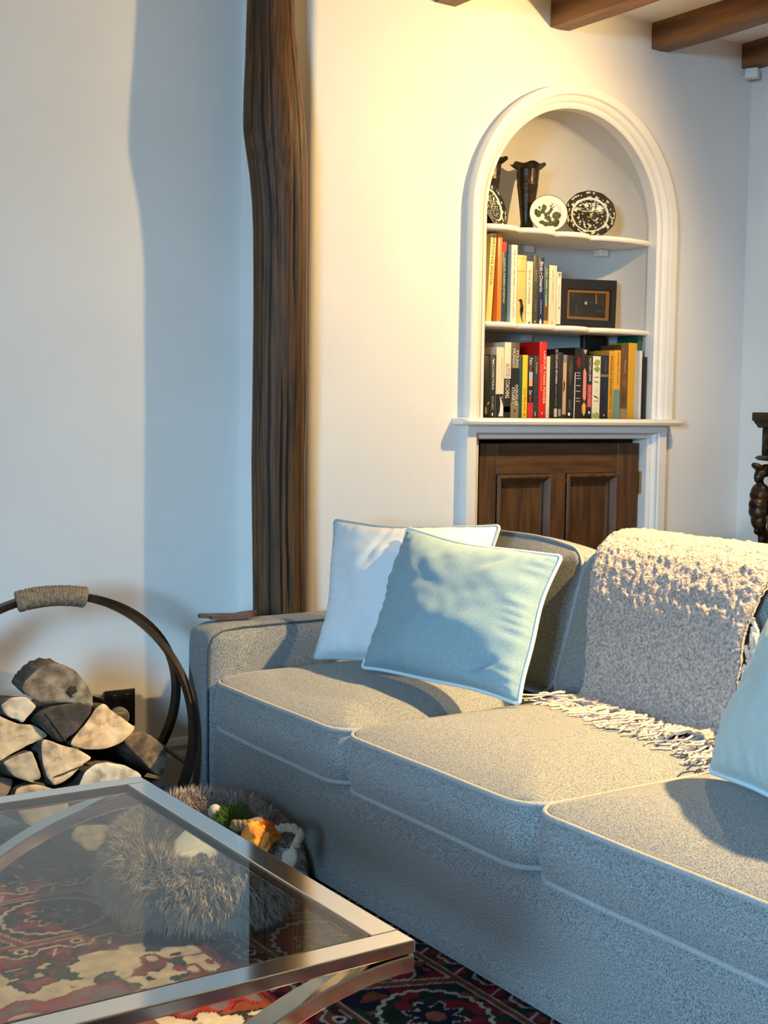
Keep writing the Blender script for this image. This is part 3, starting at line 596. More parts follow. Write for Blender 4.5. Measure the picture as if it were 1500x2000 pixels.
# ------------------------------------------------------------------ pet bed
BC = np.array([1.252, 2.615, .0125]); BR0, BR1, BH, BEX, BEY = .143, .072, .080, .97, 1.0
def hk(a): return 1+.20*(.45*np.cos(a)+.89*np.sin(a))
bed = empty('pet_bed', tuple(BC), 'fluffy taupe donut-shaped pet bed on the rug against the sofa', 'pet bed')
def donut(a, b):
    r = BR0+BR1*math.cos(b)*(1+.05*math.sin(3*a)); z = (BH+BH*math.sin(b))*hk(a)
    return np.array([BC[0]+BEX*r*math.cos(a), BC[1]+BEY*r*math.sin(a), BC[2]+z])
na, nb = 80, 28
V = np.array([donut(2*PI*i/na, 2*PI*j/nb) for i in range(na) for j in range(nb)])
mesh('bolster', (V, gridf(na, nb, True, True)), FURB, bed, 180)
mesh('inner_cushion', lathe([(.001, .005), (.10, .005), (.10, .05), (.08, .07), (.001, .075)], 36, tuple(BC)), FURB, bed, 180)
def fur():
    n = 30000; a = rng.uniform(0, 2*PI, n); b = rng.uniform(-.65, PI+.5, n); r = BR0+BR1*np.cos(b)*(1+.05*np.sin(3*a)); z = (BH+BH*np.sin(b))*hk(a)
    P = np.c_[BC[0]+BEX*r*np.cos(a), BC[1]+BEY*r*np.sin(a), BC[2]+z]; nr = np.c_[np.cos(b)*np.cos(a), np.cos(b)*np.sin(a), np.sin(b)]
    out = np.c_[np.cos(a), np.sin(a), np.zeros(n)]
    cl = np.c_[vn(a*3, b*2, 5, 3), vn(a*3, b*2, 5, 4), vn(a*3, b*2, 5, 6)]-.5
    down = np.c_[np.zeros(n), np.zeros(n), -np.ones(n)]
    d1 = nr*.8+cl*1.1+rng.normal(0, .16, (n, 3))+down*.15; d1 /= np.linalg.norm(d1, axis=1)[:, None]
    d2 = d1*.6+down*(.75*np.clip(np.cos(b), -.2, 1))[:, None]+cl*.6; d2 /= np.linalg.norm(d2, axis=1)[:, None]
    l = (rng.uniform(.020, .034, n)*np.where(np.cos(b) < -.1, .6, 1))[:, None]; q1 = P+d1*l*.55; q2 = q1+d2*l*.6; q2[:, 0] = np.minimum(q2[:, 0], 1.468); q1[:, 0] = np.minimum(q1[:, 0], 1.466); q2[:, 2] = np.maximum(q2[:, 2], .012); q1[:, 2] = np.maximum(q1[:, 2], .012)
    s = np.cross(d1, rng.normal(0, 1, (n, 3))); s /= np.linalg.norm(s, axis=1)[:, None]; w_ = .00135
    V = np.stack([P-s*w_, P+s*w_, q1-s*w_*.8, q1+s*w_*.8, q2], 1).reshape(-1, 3); k = np.arange(n)[:, None]*5
    fs = [tuple(x) for x in np.hstack([k, k+1, k+3, k+2]).tolist()]+[tuple(x) for x in np.hstack([k+2, k+3, k+4]).tolist()]
    return V, fs
mesh('fur', fur(), FUR, bed, 180, kind='stuff')
# toys in the bed
def blob(c, r, seed, amp=.15, fr=2.2, n=28, sq=(1, 1, 1)):
    V = []
    for i in range(n+1):
        for j in range(n*2):
            a = PI*i/n; b = PI*j/n; d = np.array([math.sin(a)*math.cos(b), math.sin(a)*math.sin(b), math.cos(a)])
            k = 1+amp*mnoise.noise(Vector(d*fr)+Vector((seed, 0, 0)))+amp*.4*mnoise.noise(Vector(d*fr*3)+Vector((seed, 3, 0)))
            V.append(np.array(c)+d*r*k*np.array(sq))
    return np.array(V), gridf(n+1, 2*n, False, True)
def tuft(c, r, n, ln, wd, up=.3):
    d = rng.normal(0, 1, (n, 3)); d[:, 2] = np.abs(d[:, 2])*.8+up*.2; d /= np.linalg.norm(d, axis=1)[:, None]; P = np.array(c)+d*r
    e = d+rng.normal(0, .25, (n, 3)); e /= np.linalg.norm(e, axis=1)[:, None]; q = P+e*ln; s = np.cross(d, rng.normal(0, 1, (n, 3))); s /= np.linalg.norm(s, axis=1)[:, None]
    V = np.stack([P-s*wd, P+s*wd, q], 1).reshape(-1, 3); k = np.arange(n)[:, None]*3; return V, [tuple(x) for x in np.hstack([k, k+1, k+2]).tolist()]
p = onz(503, 1634, .195)
org = empty('plush_toy', (p[0], p[1], .17), 'orange plush dog toy with a fuzzy side lying in the pet bed', 'plush toy')
ob = (p+np.array([.0, .0, -.006]))
gb = blob(ob, .032, 2, .22, 1.7, sq=(1.05, 1, .95)); v = gb[0]; q = v-ob; v[:, 2] += np.where(q[:, 2] > 0, q[:, 2]*.35*(1-np.abs(q[:, 0]+.01)/.05), 0)-.016*np.exp(-((q[:, 0]-q[:, 2]*.3-.008)/.006)**2)*(q[:, 1] < .02)
mesh('body', (v, gb[1]), M('orange_suede', (.55, .20, .025), .8, (.75, .32, .05), 60, bump=.3, bscale=200), org, 180)
mesh('ear', xform(blob((0, 0, 0), .015, 5, .1, 2, 16, (.55, .4, 1.2)), Matrix.Translation(Vector(ob+np.array([.002, -.030, .006])))@Matrix.Rotation(.5, 4, 'Y')), M('orange_suede_light', (.70, .27, .05), .8), org, 180)
mesh('plush_pile', tuft(ob+np.array([.013, -.004, .003]), .027, 1500, .011, .0011), M('orange_pile', (.60, .19, .01), .9), org, 180, kind='stuff')
p = onz(452, 1598, .19)
gt = empty('plush_toy', (p[0], p[1], .15), 'soft dog toy with green shaggy pile beside the orange one', 'plush toy')
mesh('body', blob(p+np.array([0, 0, -.02]), .034, 7, .1), plain((.05, .09, .02), .9), gt, 180)
mesh('plush_pile', tuft(p+np.array([0, 0, -.02]), .031, 3200, .022, .0012), M('green_pile', (.06, .14, .02), .9, (.14, .26, .05), 60), gt, 180, kind='stuff')
mesh('nose', blob(onz(420, 1585, .20), .016, 4, .05, 2, 14), plain((.36, .38, .42), .8), gt, 180)
def braid(P, r, strands_=3, tw=16):
    P = np.array(P); gs = []; n = 70; d = np.r_[0, np.cumsum(np.linalg.norm(np.diff(P, axis=0), axis=1))]; s = np.linspace(0, d[-1], n); Q = np.c_[[np.interp(s, d, P[:, i]) for i in range(3)]].T
    for _ in range(5): Q[1:-1] = (Q[:-2]+2*Q[1:-1]+Q[2:])/4
    T = np.gradient(Q, axis=0); T /= np.linalg.norm(T, axis=1)[:, None]
    for k in range(strands_):
        W = []
        for i in range(n):
            a = np.cross(T[i], (0.3, .2, .9)); a = norm3(a); b = np.cross(T[i], a); ph = s[i]/d[-1]*tw+2*PI*k/strands_; W.append(Q[i]+(a*math.cos(ph)+b*math.sin(ph))*r*.55)
        gs.append(tube(W, r*.62, 8))
    return merge(gs)
a0, a1, a2, a3 = onz(535, 1622, .205), onz(575, 1617, .222), onz(588, 1630, .212), onz(570, 1668, .185)
lg = empty('rope_toy', tuple(a2-np.array([0, 0, .05])), 'grey braided rope dog toy with a stuffed paw hanging over the pet bed rim', 'rope toy')
mesh('cord', braid([a0, (a0+a1)/2+np.array([0, 0, .004]), a1, a2, (a2+a3)/2, a3], .0085), M('grey_cord', (.30, .27, .23), .95, (.40, .37, .32), 80, bump=.5, bscale=260), lg, 180)
pw = mesh('paw', merge([blob(a3+np.array([.004*k-.004, -.004*k, -.008+.003*k]), .0155, k, .06, 2, 16, (.75, .75, 1.3)) for k in (-1, 0, 1)]), M('grey_fleece', (.36, .34, .31), .95, bump=.4, bscale=300), lg, 180)
b0, b1, b2 = onz(455, 1612, .20), onz(487, 1612, .205), onz(520, 1602, .205)
mesh('rope_toy', braid([b0, b1, b2], .011), M('brown_cord', (.13, .10, .07), .95, (.22, .18, .13), 80, bump=.5, bscale=260)); tag(bpy.data.objects[-1] if False else [o for o in bpy.data.objects if o.name.startswith('rope_toy') and o.type == 'MESH'][-1], 'brown braided rope dog toy between the green and the orange toy', 'rope toy')
def cloth():
    n = 36; V = []
    c = np.array([1.222, 2.655, 0])
    for i in range(n):
        for j in range(n):
            u, v = i/(n-1)-.5, j/(n-1)-.5; z = .05*(1-(2*u)**2)*(1-(1.6*v)**2)+.012*math.sin(7*u+3*v)+.008*math.sin(11*v)
            V.append((c[0]+.02+u*.17+v*.03, c[1]-.01-u*.05+v*.10, .098+1.25*z))
    return np.array(V), gridf(n, n)
W2 = cloth(); g2 = (np.vstack([W2[0], W2[0]-np.array([0, 0, .012])]), W2[1]+[tuple(i+len(W2[0]) for i in q)[::-1] for q in W2[1]])
tag(mesh('fleece_blanket', g2, M('white_fleece', (.72, .75, .78), .95, bump=.4, bscale=200), None, 180), 'crumpled white fleece cloth inside the pet bed', 'blanket')
# ------------------------------------------------------------------ log basket
bk = empty('log_basket', (1.10, 3.17, 0), 'black iron hoop log basket with a rope-bound handle against the wall', 'log basket')
TOPB = np.array([1.10, 3.135, .638])
def hoop(cx, yb, rx, n=120, wd=.032, th_=.013, ybot=None):
    V = []
    for k in range(n):
        t = 2*PI*k/n; x = cx+rx*math.sin(t); z = .319+.316*math.cos(t); f = (1-math.cos(t))/2; y = TOPB[1]+(yb-TOPB[1])*f
        nx, nz_ = math.sin(t), math.cos(t)
        for (a, b) in ((-th_/2, -wd/2), (th_/2, -wd/2), (th_/2, wd/2), (-th_/2, wd/2)): V.append((x+nx*a, y+b, z+nz_*a))
    return np.array(V), gridf(n, 4, True, True)
mesh('hoop', hoop(1.095, 2.965, .338), IRON, bk, 30); mesh('hoop', hoop(1.115, 3.315, .350), IRON, bk, 30)
def hoop_pt(cx, yb, rx, t): return np.array([cx+rx*math.sin(t), TOPB[1]+(yb-TOPB[1])*(1-math.cos(t))/2, .319+.316*math.cos(t)])
for t in np.linspace(PI*.62, PI*1.38, 9):
    a, b = hoop_pt(1.095, 2.965, .34, t), hoop_pt(1.115, 3.315, .343, t); a[2] = max(a[2], .011); b[2] = max(b[2], .011)
    mesh('cradle_bar', tube([a, b], .006, 8), IRON, bk)
mesh('foot', rbox(.93, .96, 2.955, 3.33, .001, .012, .003, 1), IRON, bk); mesh('foot', rbox(1.25, 1.28, 2.955, 3.33, .001, .012, .003, 1), IRON, bk)
hd = mesh('handle_core', tube([hoop_pt(1.10, 3.13, .347, t)+np.array([0, 0, .0]) for t in np.linspace(-.21, .22, 20)], .020, 12), ROPE, bk, 180)
gs = []
for k in range(22):
    t = -.235+.47*k/21; c = hoop_pt(1.10, 3.135, .347, t); tn = np.array([math.cos(t), 0, -math.sin(t)]); nr = np.array([math.sin(t), 0, math.cos(t)]); R_ = .0245+.0015*random.random()
    gs.append(tube([c+nr*R_*math.cos(a)*.8+np.array([0, 1, 0])*R_*math.sin(a)*1.0+tn*.006*math.sin(a) for a in np.linspace(0, 2*PI, 20)[:-1]], .0062, 6, True))
mesh('rope_binding', merge(gs), ROPE, hd, 180)
# logs: end outlines in photo pixels, set on the plane of the log ends and pulled back toward the wall
LOGS = [
 ('A', [(42, 1345), (50, 1327), (60, 1320), (78, 1302), (105, 1293), (125, 1298), (150, 1312), (172, 1338), (182, 1358), (183, 1382), (160, 1376), (120, 1371), (80, 1372), (66, 1365), (48, 1355)], 3.0, .09, (.10, .088, .072), (.22, .20, .165), 'knotty weathered grey log on top of the stack'),
 ('B', [(0, 1377), (20, 1363), (50, 1360), (72, 1380), (62, 1392), (44, 1413), (32, 1405), (18, 1402), (8, 1393)], 2.995, .26, (.36, .33, .27), (.46, .43, .36), 'small pale split log next to the knotty top log'),
 ('C', [(-60, 1410), (-30, 1396), (0, 1397), (30, 1413), (68, 1416), (96, 1437), (72, 1450), (55, 1455), (20, 1475), (0, 1488), (-40, 1500), (-62, 1460)], 2.985, .27, (.34, .29, .20), (.47, .42, .31), 'large pale log with strong growth rings at the side of the stack'),
 ('D', [(72, 1406), (90, 1392), (112, 1380), (150, 1374), (180, 1378), (178, 1392), (165, 1410), (148, 1430), (128, 1447), (119, 1450), (100, 1435)], 2.97, .27, (.018, .018, .02), (.045, .045, .05), 'charred black wedge-shaped log in the middle of the stack'),
 ('E', [(202, 1372), (215, 1385), (235, 1400), (255, 1413), (265, 1420), (258, 1432), (240, 1450), (208, 1464), (165, 1465), (135, 1455), (150, 1432), (170, 1410), (184, 1385)], 2.98, .27, (.40, .31, .20), (.56, .46, .33), 'large fan-shaped tan log beside the black one'),
 ('F', [(80, 1450), (88, 1443), (120, 1455), (150, 1462), (182, 1480), (160, 1495), (142, 1515), (120, 1530), (105, 1535), (92, 1520), (82, 1490)], 2.96, .27, (.36, .31, .24), (.52, .47, .39), 'wedge-shaped log with a dark crack below the black log'),
 ('G', [(5, 1488), (35, 1475), (62, 1465), (72, 1490), (83, 1520), (60, 1528), (30, 1518), (12, 1502)], 2.965, .27, (.24, .23, .19), (.36, .35, .30), 'grey-green wedge log under the ringed log'),
 ('H', [(240, 1447), (265, 1427), (295, 1435), (318, 1455), (327, 1475), (325, 1500), (313, 1517), (290, 1500), (262, 1472)], 3.02, .25, (.06, .045, .03), (.20, .16, .12), 'dark mossy bark-covered log at the edge of the stack beside the hoop'),
 ('I', [(150, 1545), (165, 1507), (185, 1492), (210, 1488), (245, 1495), (278, 1512), (285, 1560), (240, 1585), (180, 1580)], 2.95, .27, (.36, .38, .37), (.50, .52, .52), 'pale saw-marked round log low in the basket'),
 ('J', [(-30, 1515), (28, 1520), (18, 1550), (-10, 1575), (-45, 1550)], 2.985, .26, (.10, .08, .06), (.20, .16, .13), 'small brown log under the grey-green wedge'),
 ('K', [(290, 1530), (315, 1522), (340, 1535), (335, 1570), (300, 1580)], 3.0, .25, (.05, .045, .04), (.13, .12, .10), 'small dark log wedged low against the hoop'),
 ('L', [(30, 1540), (70, 1530), (120, 1545), (140, 1580), (110, 1620), (50, 1610), (25, 1575)], 2.96, .27, (.30, .27, .21), (.42, .38, .31), 'pale split log at the bottom of the basket behind the table edge'),
 ('M', [(150, 1612), (200, 1610), (240, 1620), (225, 1655), (170, 1665), (135, 1635)], 2.97, .27, (.28, .24, .18), (.40, .35, .28), 'tan log at the very bottom of the basket under the saw-marked one'),
 ('N', [(-20, 1420), (40, 1400), (110, 1420), (150, 1470), (120, 1520), (30, 1530), (-30, 1500)], 3.262, .05, (.03, .022, .016), (.06, .045, .03), 'shade-toned filler log end behind the ringed log and the cracked wedge'),  # last three are added fillers, near-black to paint shade into the gaps
 ('O', [(165, 1450), (215, 1440), (255, 1440), (290, 1490), (280, 1530), (200, 1535), (160, 1500)], 3.262, .05, (.03, .022, .016), (.06, .045, .03), 'shade-toned filler log end behind the fan-shaped tan log'),
 ('P', [(60, 1375), (120, 1352), (200, 1362), (225, 1395), (160, 1432), (80, 1412)], 3.262, .05, (.03, .022, .016), (.06, .045, .03), 'shade-toned filler log end behind the knotty top log')]
BARK = M('bark', (.022, .016, .011), .95, (.10, .075, .05), 35, stretch=(1, .25, 1), bump=1, bscale=45, bstretch=(1, .3, 1), bdist=.008)
def endmat(k, c1, c2, ctr):
    m, nt, p = nodes('end_grain'); L = nt.links.new; tc = nt.nodes.new('ShaderNodeTexCoord'); mp = nt.nodes.new('ShaderNodeMapping'); mp.inputs['Location'].default_value = ctr
    wv = nt.nodes.new('ShaderNodeTexWave'); wv.wave_type = 'RINGS'; wv.rings_direction = 'Y'; wv.inputs['Scale'].default_value = 55; wv.inputs['Distortion'].default_value = 2.2; wv.inputs['Detail'].default_value = 3; wv.inputs['Detail Scale'].default_value = 1.2
    n = nt.nodes.new('ShaderNodeTexNoise'); n.inputs['Scale'].default_value = 28; n.inputs['Detail'].default_value = 6
    mx = nt.nodes.new('ShaderNodeMath'); mx.operation = 'MULTIPLY_ADD'; mx.inputs[1].default_value = .035
    r = nt.nodes.new('ShaderNodeValToRGB'); e = r.color_ramp.elements; e[0].position = .36; e[0].color = (*[q*.55 for q in c1], 1); e[1].position = .72; e[1].color = (*c2, 1); z = r.color_ramp.elements.new(.48); z.color = (*c1, 1)
    b = nt.nodes.new('ShaderNodeBump'); b.inputs['Strength'].default_value = .5; b.inputs['Distance'].default_value = .003
    L(tc.outputs['Object'], mp.inputs[0]); L(mp.outputs[0], wv.inputs[0]); L(tc.outputs['Object'], n.inputs[0]); L(wv.outputs[1], mx.inputs[0]); L(n.outputs[0], mx.inputs[2]); L(mx.outputs[0], r.inputs[0]); L(r.outputs[0], p.inputs['Base Color'])
    L(mx.outputs[0], b.inputs['Height']); L(b.outputs[0], p.inputs['Normal']); p.inputs['Roughness'].default_value = .9; return m
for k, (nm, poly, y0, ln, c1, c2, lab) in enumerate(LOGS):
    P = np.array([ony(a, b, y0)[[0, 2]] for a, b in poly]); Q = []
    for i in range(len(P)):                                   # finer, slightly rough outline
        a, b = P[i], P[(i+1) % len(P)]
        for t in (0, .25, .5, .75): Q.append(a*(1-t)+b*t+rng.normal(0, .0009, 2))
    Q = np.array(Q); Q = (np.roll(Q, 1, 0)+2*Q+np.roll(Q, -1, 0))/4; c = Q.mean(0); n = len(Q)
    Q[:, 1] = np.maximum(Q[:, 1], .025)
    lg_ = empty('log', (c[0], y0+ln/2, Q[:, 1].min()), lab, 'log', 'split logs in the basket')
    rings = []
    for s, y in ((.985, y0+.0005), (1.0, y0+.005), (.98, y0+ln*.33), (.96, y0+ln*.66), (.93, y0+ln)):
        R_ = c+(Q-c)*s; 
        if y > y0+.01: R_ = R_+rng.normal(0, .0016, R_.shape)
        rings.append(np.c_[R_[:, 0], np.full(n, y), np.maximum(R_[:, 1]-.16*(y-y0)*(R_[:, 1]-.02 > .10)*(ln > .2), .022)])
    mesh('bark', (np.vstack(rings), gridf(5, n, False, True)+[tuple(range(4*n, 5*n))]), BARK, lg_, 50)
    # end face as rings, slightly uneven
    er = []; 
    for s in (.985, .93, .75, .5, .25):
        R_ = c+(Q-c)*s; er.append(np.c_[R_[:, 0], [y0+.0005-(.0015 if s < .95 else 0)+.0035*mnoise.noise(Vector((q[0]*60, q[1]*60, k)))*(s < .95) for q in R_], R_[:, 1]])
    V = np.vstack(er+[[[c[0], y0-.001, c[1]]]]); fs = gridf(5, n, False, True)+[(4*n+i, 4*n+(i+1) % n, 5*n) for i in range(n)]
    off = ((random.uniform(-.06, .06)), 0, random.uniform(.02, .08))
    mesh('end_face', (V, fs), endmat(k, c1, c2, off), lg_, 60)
    if nm == 'F':
        pts = [ony(a, b, y0-.003) for a, b in ((104, 1518), (112, 1515), (122, 1512), (140, 1504), (162, 1495))]; mesh('crack', tube(pts, [.001, .0018, .002, .002, .0012], 6), BLACKRUB, lg_)
    if nm == 'D':
        pts = [ony(a, b, y0-.003) for a, b in ((88, 1392), (108, 1418), (128, 1447))]; mesh('crack', tube(pts, .0017, 6), BLACKRUB, lg_)
    if nm == 'A':
        mesh('knot', blob(ony(140, 1350, y0+.004), .017, 3, .3, 2.5, 16, (1.0, .45, 1.1)), plain((.012, .010, .009), .9), lg_, 180)
# ------------------------------------------------------------------ socket and plug
s0, s1 = ony(203, 1351, YL), ony(262, 1416, YL)
so = empty('wall_socket', ((s0[0]+s1[0])/2, YL, s1[2]), 'black wall socket on the white wall behind the logs', 'socket')
mesh('plate', rbox(s0[0], s1[0], YL-.009, YL-.0005, s1[2], s0[2]+.002, .003, 2), plain((.008, .008, .009), .3), so, 40)
for k in (-.018, .018): mesh('switch', rbox((s0[0]+s1[0])/2+k-.008, (s0[0]+s1[0])/2+k+.008, YL-.012, YL-.008, s0[2]-.026, s0[2]-.010, .0015, 1), plain((.02, .02, .022), .3), so, 40)
c = ony(238, 1398, YL-.04)
pg = empty('plug', (c[0], YL-.03, c[2]-.03), 'cream plug pushed into the black wall socket', 'plug')
mesh('plug_body', xform(lathe([(.001, 0), (.026, 0), (.028, .004), (.028, .016), (.022, .022), (.001, .023)], 28), frame_m((c[0], YL-.0095, c[2]-.008), (1, 0, 0), (0, 0, 1), (0, -1, 0))), plain((.36, .37, .37), .45), pg, 40)
mesh('plug_grip', rbox(c[0]-.020, c[0]+.012, YL-.045, YL-.030, c[2]-.004, c[2]+.010, .004, 2), plain((.50, .42, .29), .5), pg, 40)
# ------------------------------------------------------------------ sensor under the beam
q = ony(1472, 143, 3.24)
se = empty('wall_sensor', (q[0], 3.27, q[2]-.02), 'small white sensor box under the end of a ceiling beam', 'sensor')
mesh('housing', xform(rbox(-.018, .018, -.022, .022, -.016, .016, .004, 2), Matrix.Translation(Vector((q[0], 3.245, q[2])))@Matrix.Rotation(.45, 4, 'Z')), plain((.70, .71, .70), .5), se, 40)
mesh('bracket', rbox(q[0]+.004, q[0]+.03, 3.26, 3.299, q[2]-.010, q[2]+.004, .003, 1), plain((.66, .67, .66), .5), se, 40)
# ------------------------------------------------------------------ carved fireplace surround
EB = M('ebonised_wood', (.010, .007, .005), .32, (.022, .014, .009), 14)
GILT = M('worn_gilt_carving', (.012, .007, .004), .38, (.13, .07, .02), 30, lo=.48, hi=.8, metal=.35, bump=.5, bscale=120)
yf = 3.0; fx = ony(1468, 810, yf)[0]
fp = empty('fireplace_surround', (3.53, 2.45, 0), 'black carved wooden fireplace surround with a gilded figure', 'fireplace surround')
z1 = ony(1468, 805, yf)[2]; z2 = ony(1468, 822, yf)[2]; YN2 = 1.5
mesh('mantel_shelf', rbox(fx, XR-.001, YN2-.03, yf, z2, z1, .004, 2), EB, fp, 35)
cy = []
for a, zz in ((.004, z2), (.008, z2-.006), (.018, z2-.013), (.026, z2-.022)): cy.append((fx+a, zz))
V = [(x, y, z) for y in (YN2, yf-.006) for x, z in cy+[(XR-.02, z2-.022), (XR-.02, z2)]]
mesh('mantel_moulding', (np.array(V), gridf(2, 6, False, True)+[tuple(range(6)), tuple(range(6, 12))[::-1]]), GILT, fp, 30)
zf = ony(1474, 890, yf)[2]
mesh('frieze', rbox(fx+.036, XR-.001, YN2+.02, yf-.012, zf-.002, z2-.021, .004, 1), EB, fp, 35)
mesh('frieze_carving', blob((fx+.034, yf-.05, (zf+z2)/2-.01), .03, 1, .3, 3, 20, (.28, .9, 1.1)), GILT, fp, 180)
mesh('frieze_moulding', xform(lathe([(.001, 0), (.013, .002), (.017, .010), (.013, .017), (.001, .018)], 20), frame_m((fx+.036, yf-.045, zf-.016), (2.0, 0, 0), (0, 3.0, 0), (0, 0, 1))), GILT, fp, 40)
mesh('jamb', rbox(fx+.075, XR-.001, yf-.28, yf-.012, 0.0, zf-.002, .004, 1), EB, fp, 35); mesh('jamb', rbox(fx+.075, XR-.001, YN2+.02, YN2+.29, 0.0, zf-.002, .004, 1), EB, fp, 35)
mesh('hearth_panel', box(XR-.12, XR-.10, YN2+.29, yf-.28, 0, zf-.002), EB, fp, 0)
def figure():
    """carved half-figure in profile, looking away from the fireplace (-x), on a tapering stem"""
    S = []; zt = ony(1461, 903, yf)[2]; k = (zt-ony(1475, 1080, yf)[2])/.30; xb = fx+.006; yb = yf-.045
    def e(x, z, rx, rz, ry=None, rot=0): S.append((xb+x*k, yb, zt-z*k, rx*k, (ry or rx)*k, rz*k, rot))
    e(.006, .028, .026, .020); e(-.022, .012, .022, .010, .02, .5); e(.020, .020, .022, .016)          # hair roll and crest
    e(-.012, .044, .017, .022); e(-.027, .046, .006, .006); e(-.02, .056, .010, .009)                   # face, nose, chin
    e(-.002, .066, .010, .014)                                                                        # neck
    e(-.004, .098, .026, .034, .034); e(-.016, .105, .020, .020, .03); e(-.012, .135, .029, .026, .032); e(-.014, .158, .027, .026, .03)
    e(.012, .100, .011, .030, .012, .25); e(.006, .132, .010, .024, .011, -.6); e(-.014, .147, .012, .011)     # upper arm, forearm, hand
    e(.022, .140, .016, .022); e(.024, .160, .014, .016)
    e(-.006, .185, .024, .034, .028); e(.002, .21, .018, .030); e(-.014, .222, .010, .012); e(.014, .24, .015, .045); e(.016, .275, .014, .035); e(.010, .298, .022, .010, .026)
    for q in range(9): e(.000+.0006*q, .232+q*.0068, .006, .0045)
    gs = []
    for (x, y, z, rx, ry, rz, rot) in S:
        b = blob((0, 0, 0), 1, 0, 0, 1, 14); v = b[0]*np.array([rx, ry, rz]); c_, s_ = math.cos(rot), math.sin(rot); v = np.c_[v[:, 0]*c_+v[:, 2]*s_, v[:, 1], -v[:, 0]*s_+v[:, 2]*c_]; gs.append((v+np.array([x, y, z]), b[1]))
    g = merge(gs); me = bpy.data.meshes.new('t'); me.from_pydata(g[0].tolist(), [], g[1]); o = bpy.data.objects.new('t', me); link(o)
    md = o.modifiers.new('r', 'REMESH'); md.mode = 'VOXEL'; md.voxel_size = .0028; md2 = o.modifiers.new('s', 'SMOOTH'); md2.iterations = 3
    dg = bpy.context.evaluated_depsgraph_get(); m2 = bpy.data.meshes.new_from_object(o.evaluated_get(dg)); bpy.data.objects.remove(o)
    return np.array([tuple(v.co) for v in m2.vertices]), [tuple(p.vertices) for p in m2.polygons]
mesh('carved_figure', figure(), GILT, fp, 180)
mesh('figure_plinth', rbox(fx-.012, fx+.09, yf-.09, yf-.012, 0, ony(1475, 1080, yf)[2]+.004, .004, 1), EB, fp, 35)
# ------------------------------------------------------------------ vases and plates
VASE = M('dark_bronze', (.018, .012, .007), .30, (.048, .032, .016), 60, metal=.55, bump=.3, bscale=90)
def vase(cx, cy, zt, label):
    h = zt-ZS1
    pr = [(.001, 0), (.036, 0), (.038, .006), (.030, .014), (.022, .022), (.020, h*.18), (.024, h*.35), (.029, h*.55), (.0335, h*.70), (.0345, h*.715), (.0335, h*.73), (.036, h*.86), (.0365, h*.93), (.046, h*.965), (.0555, h), (.0545, h+.002), (.043, h*.955), (.033, h*.92), (.030, h*.6), (.001, h*.4)]
    def mod(r, z, t): return r*(1+.05*math.sin(6*t)*max(0, min(1, (z/h-.9)/.08))) if z > h*.9 else r*(1+.012*math.sin(16*t))
    g = lathe(pr, 64, (cx, cy, ZS1), mod); v = g[0]; a = np.arctan2(v[:, 1]-cy, v[:, 0]-cx); m = (v[:, 2]-ZS1)/h > .94; v[:, 2] += np.where(m, .0035*np.sin(6*a+1), 0)
    tag(mesh('vase', g, VASE, None, 40), label, 'vase', 'bronze vases')
vase(2.80, 3.452, 1.885, 'tall dark bronze vase with a ruffled lip behind the small flower plate')
vase(2.635, 3.44, 1.885, 'dark bronze vase half hidden behind the arch moulding')
CHINA = MC('glazed_china', .12, .6)
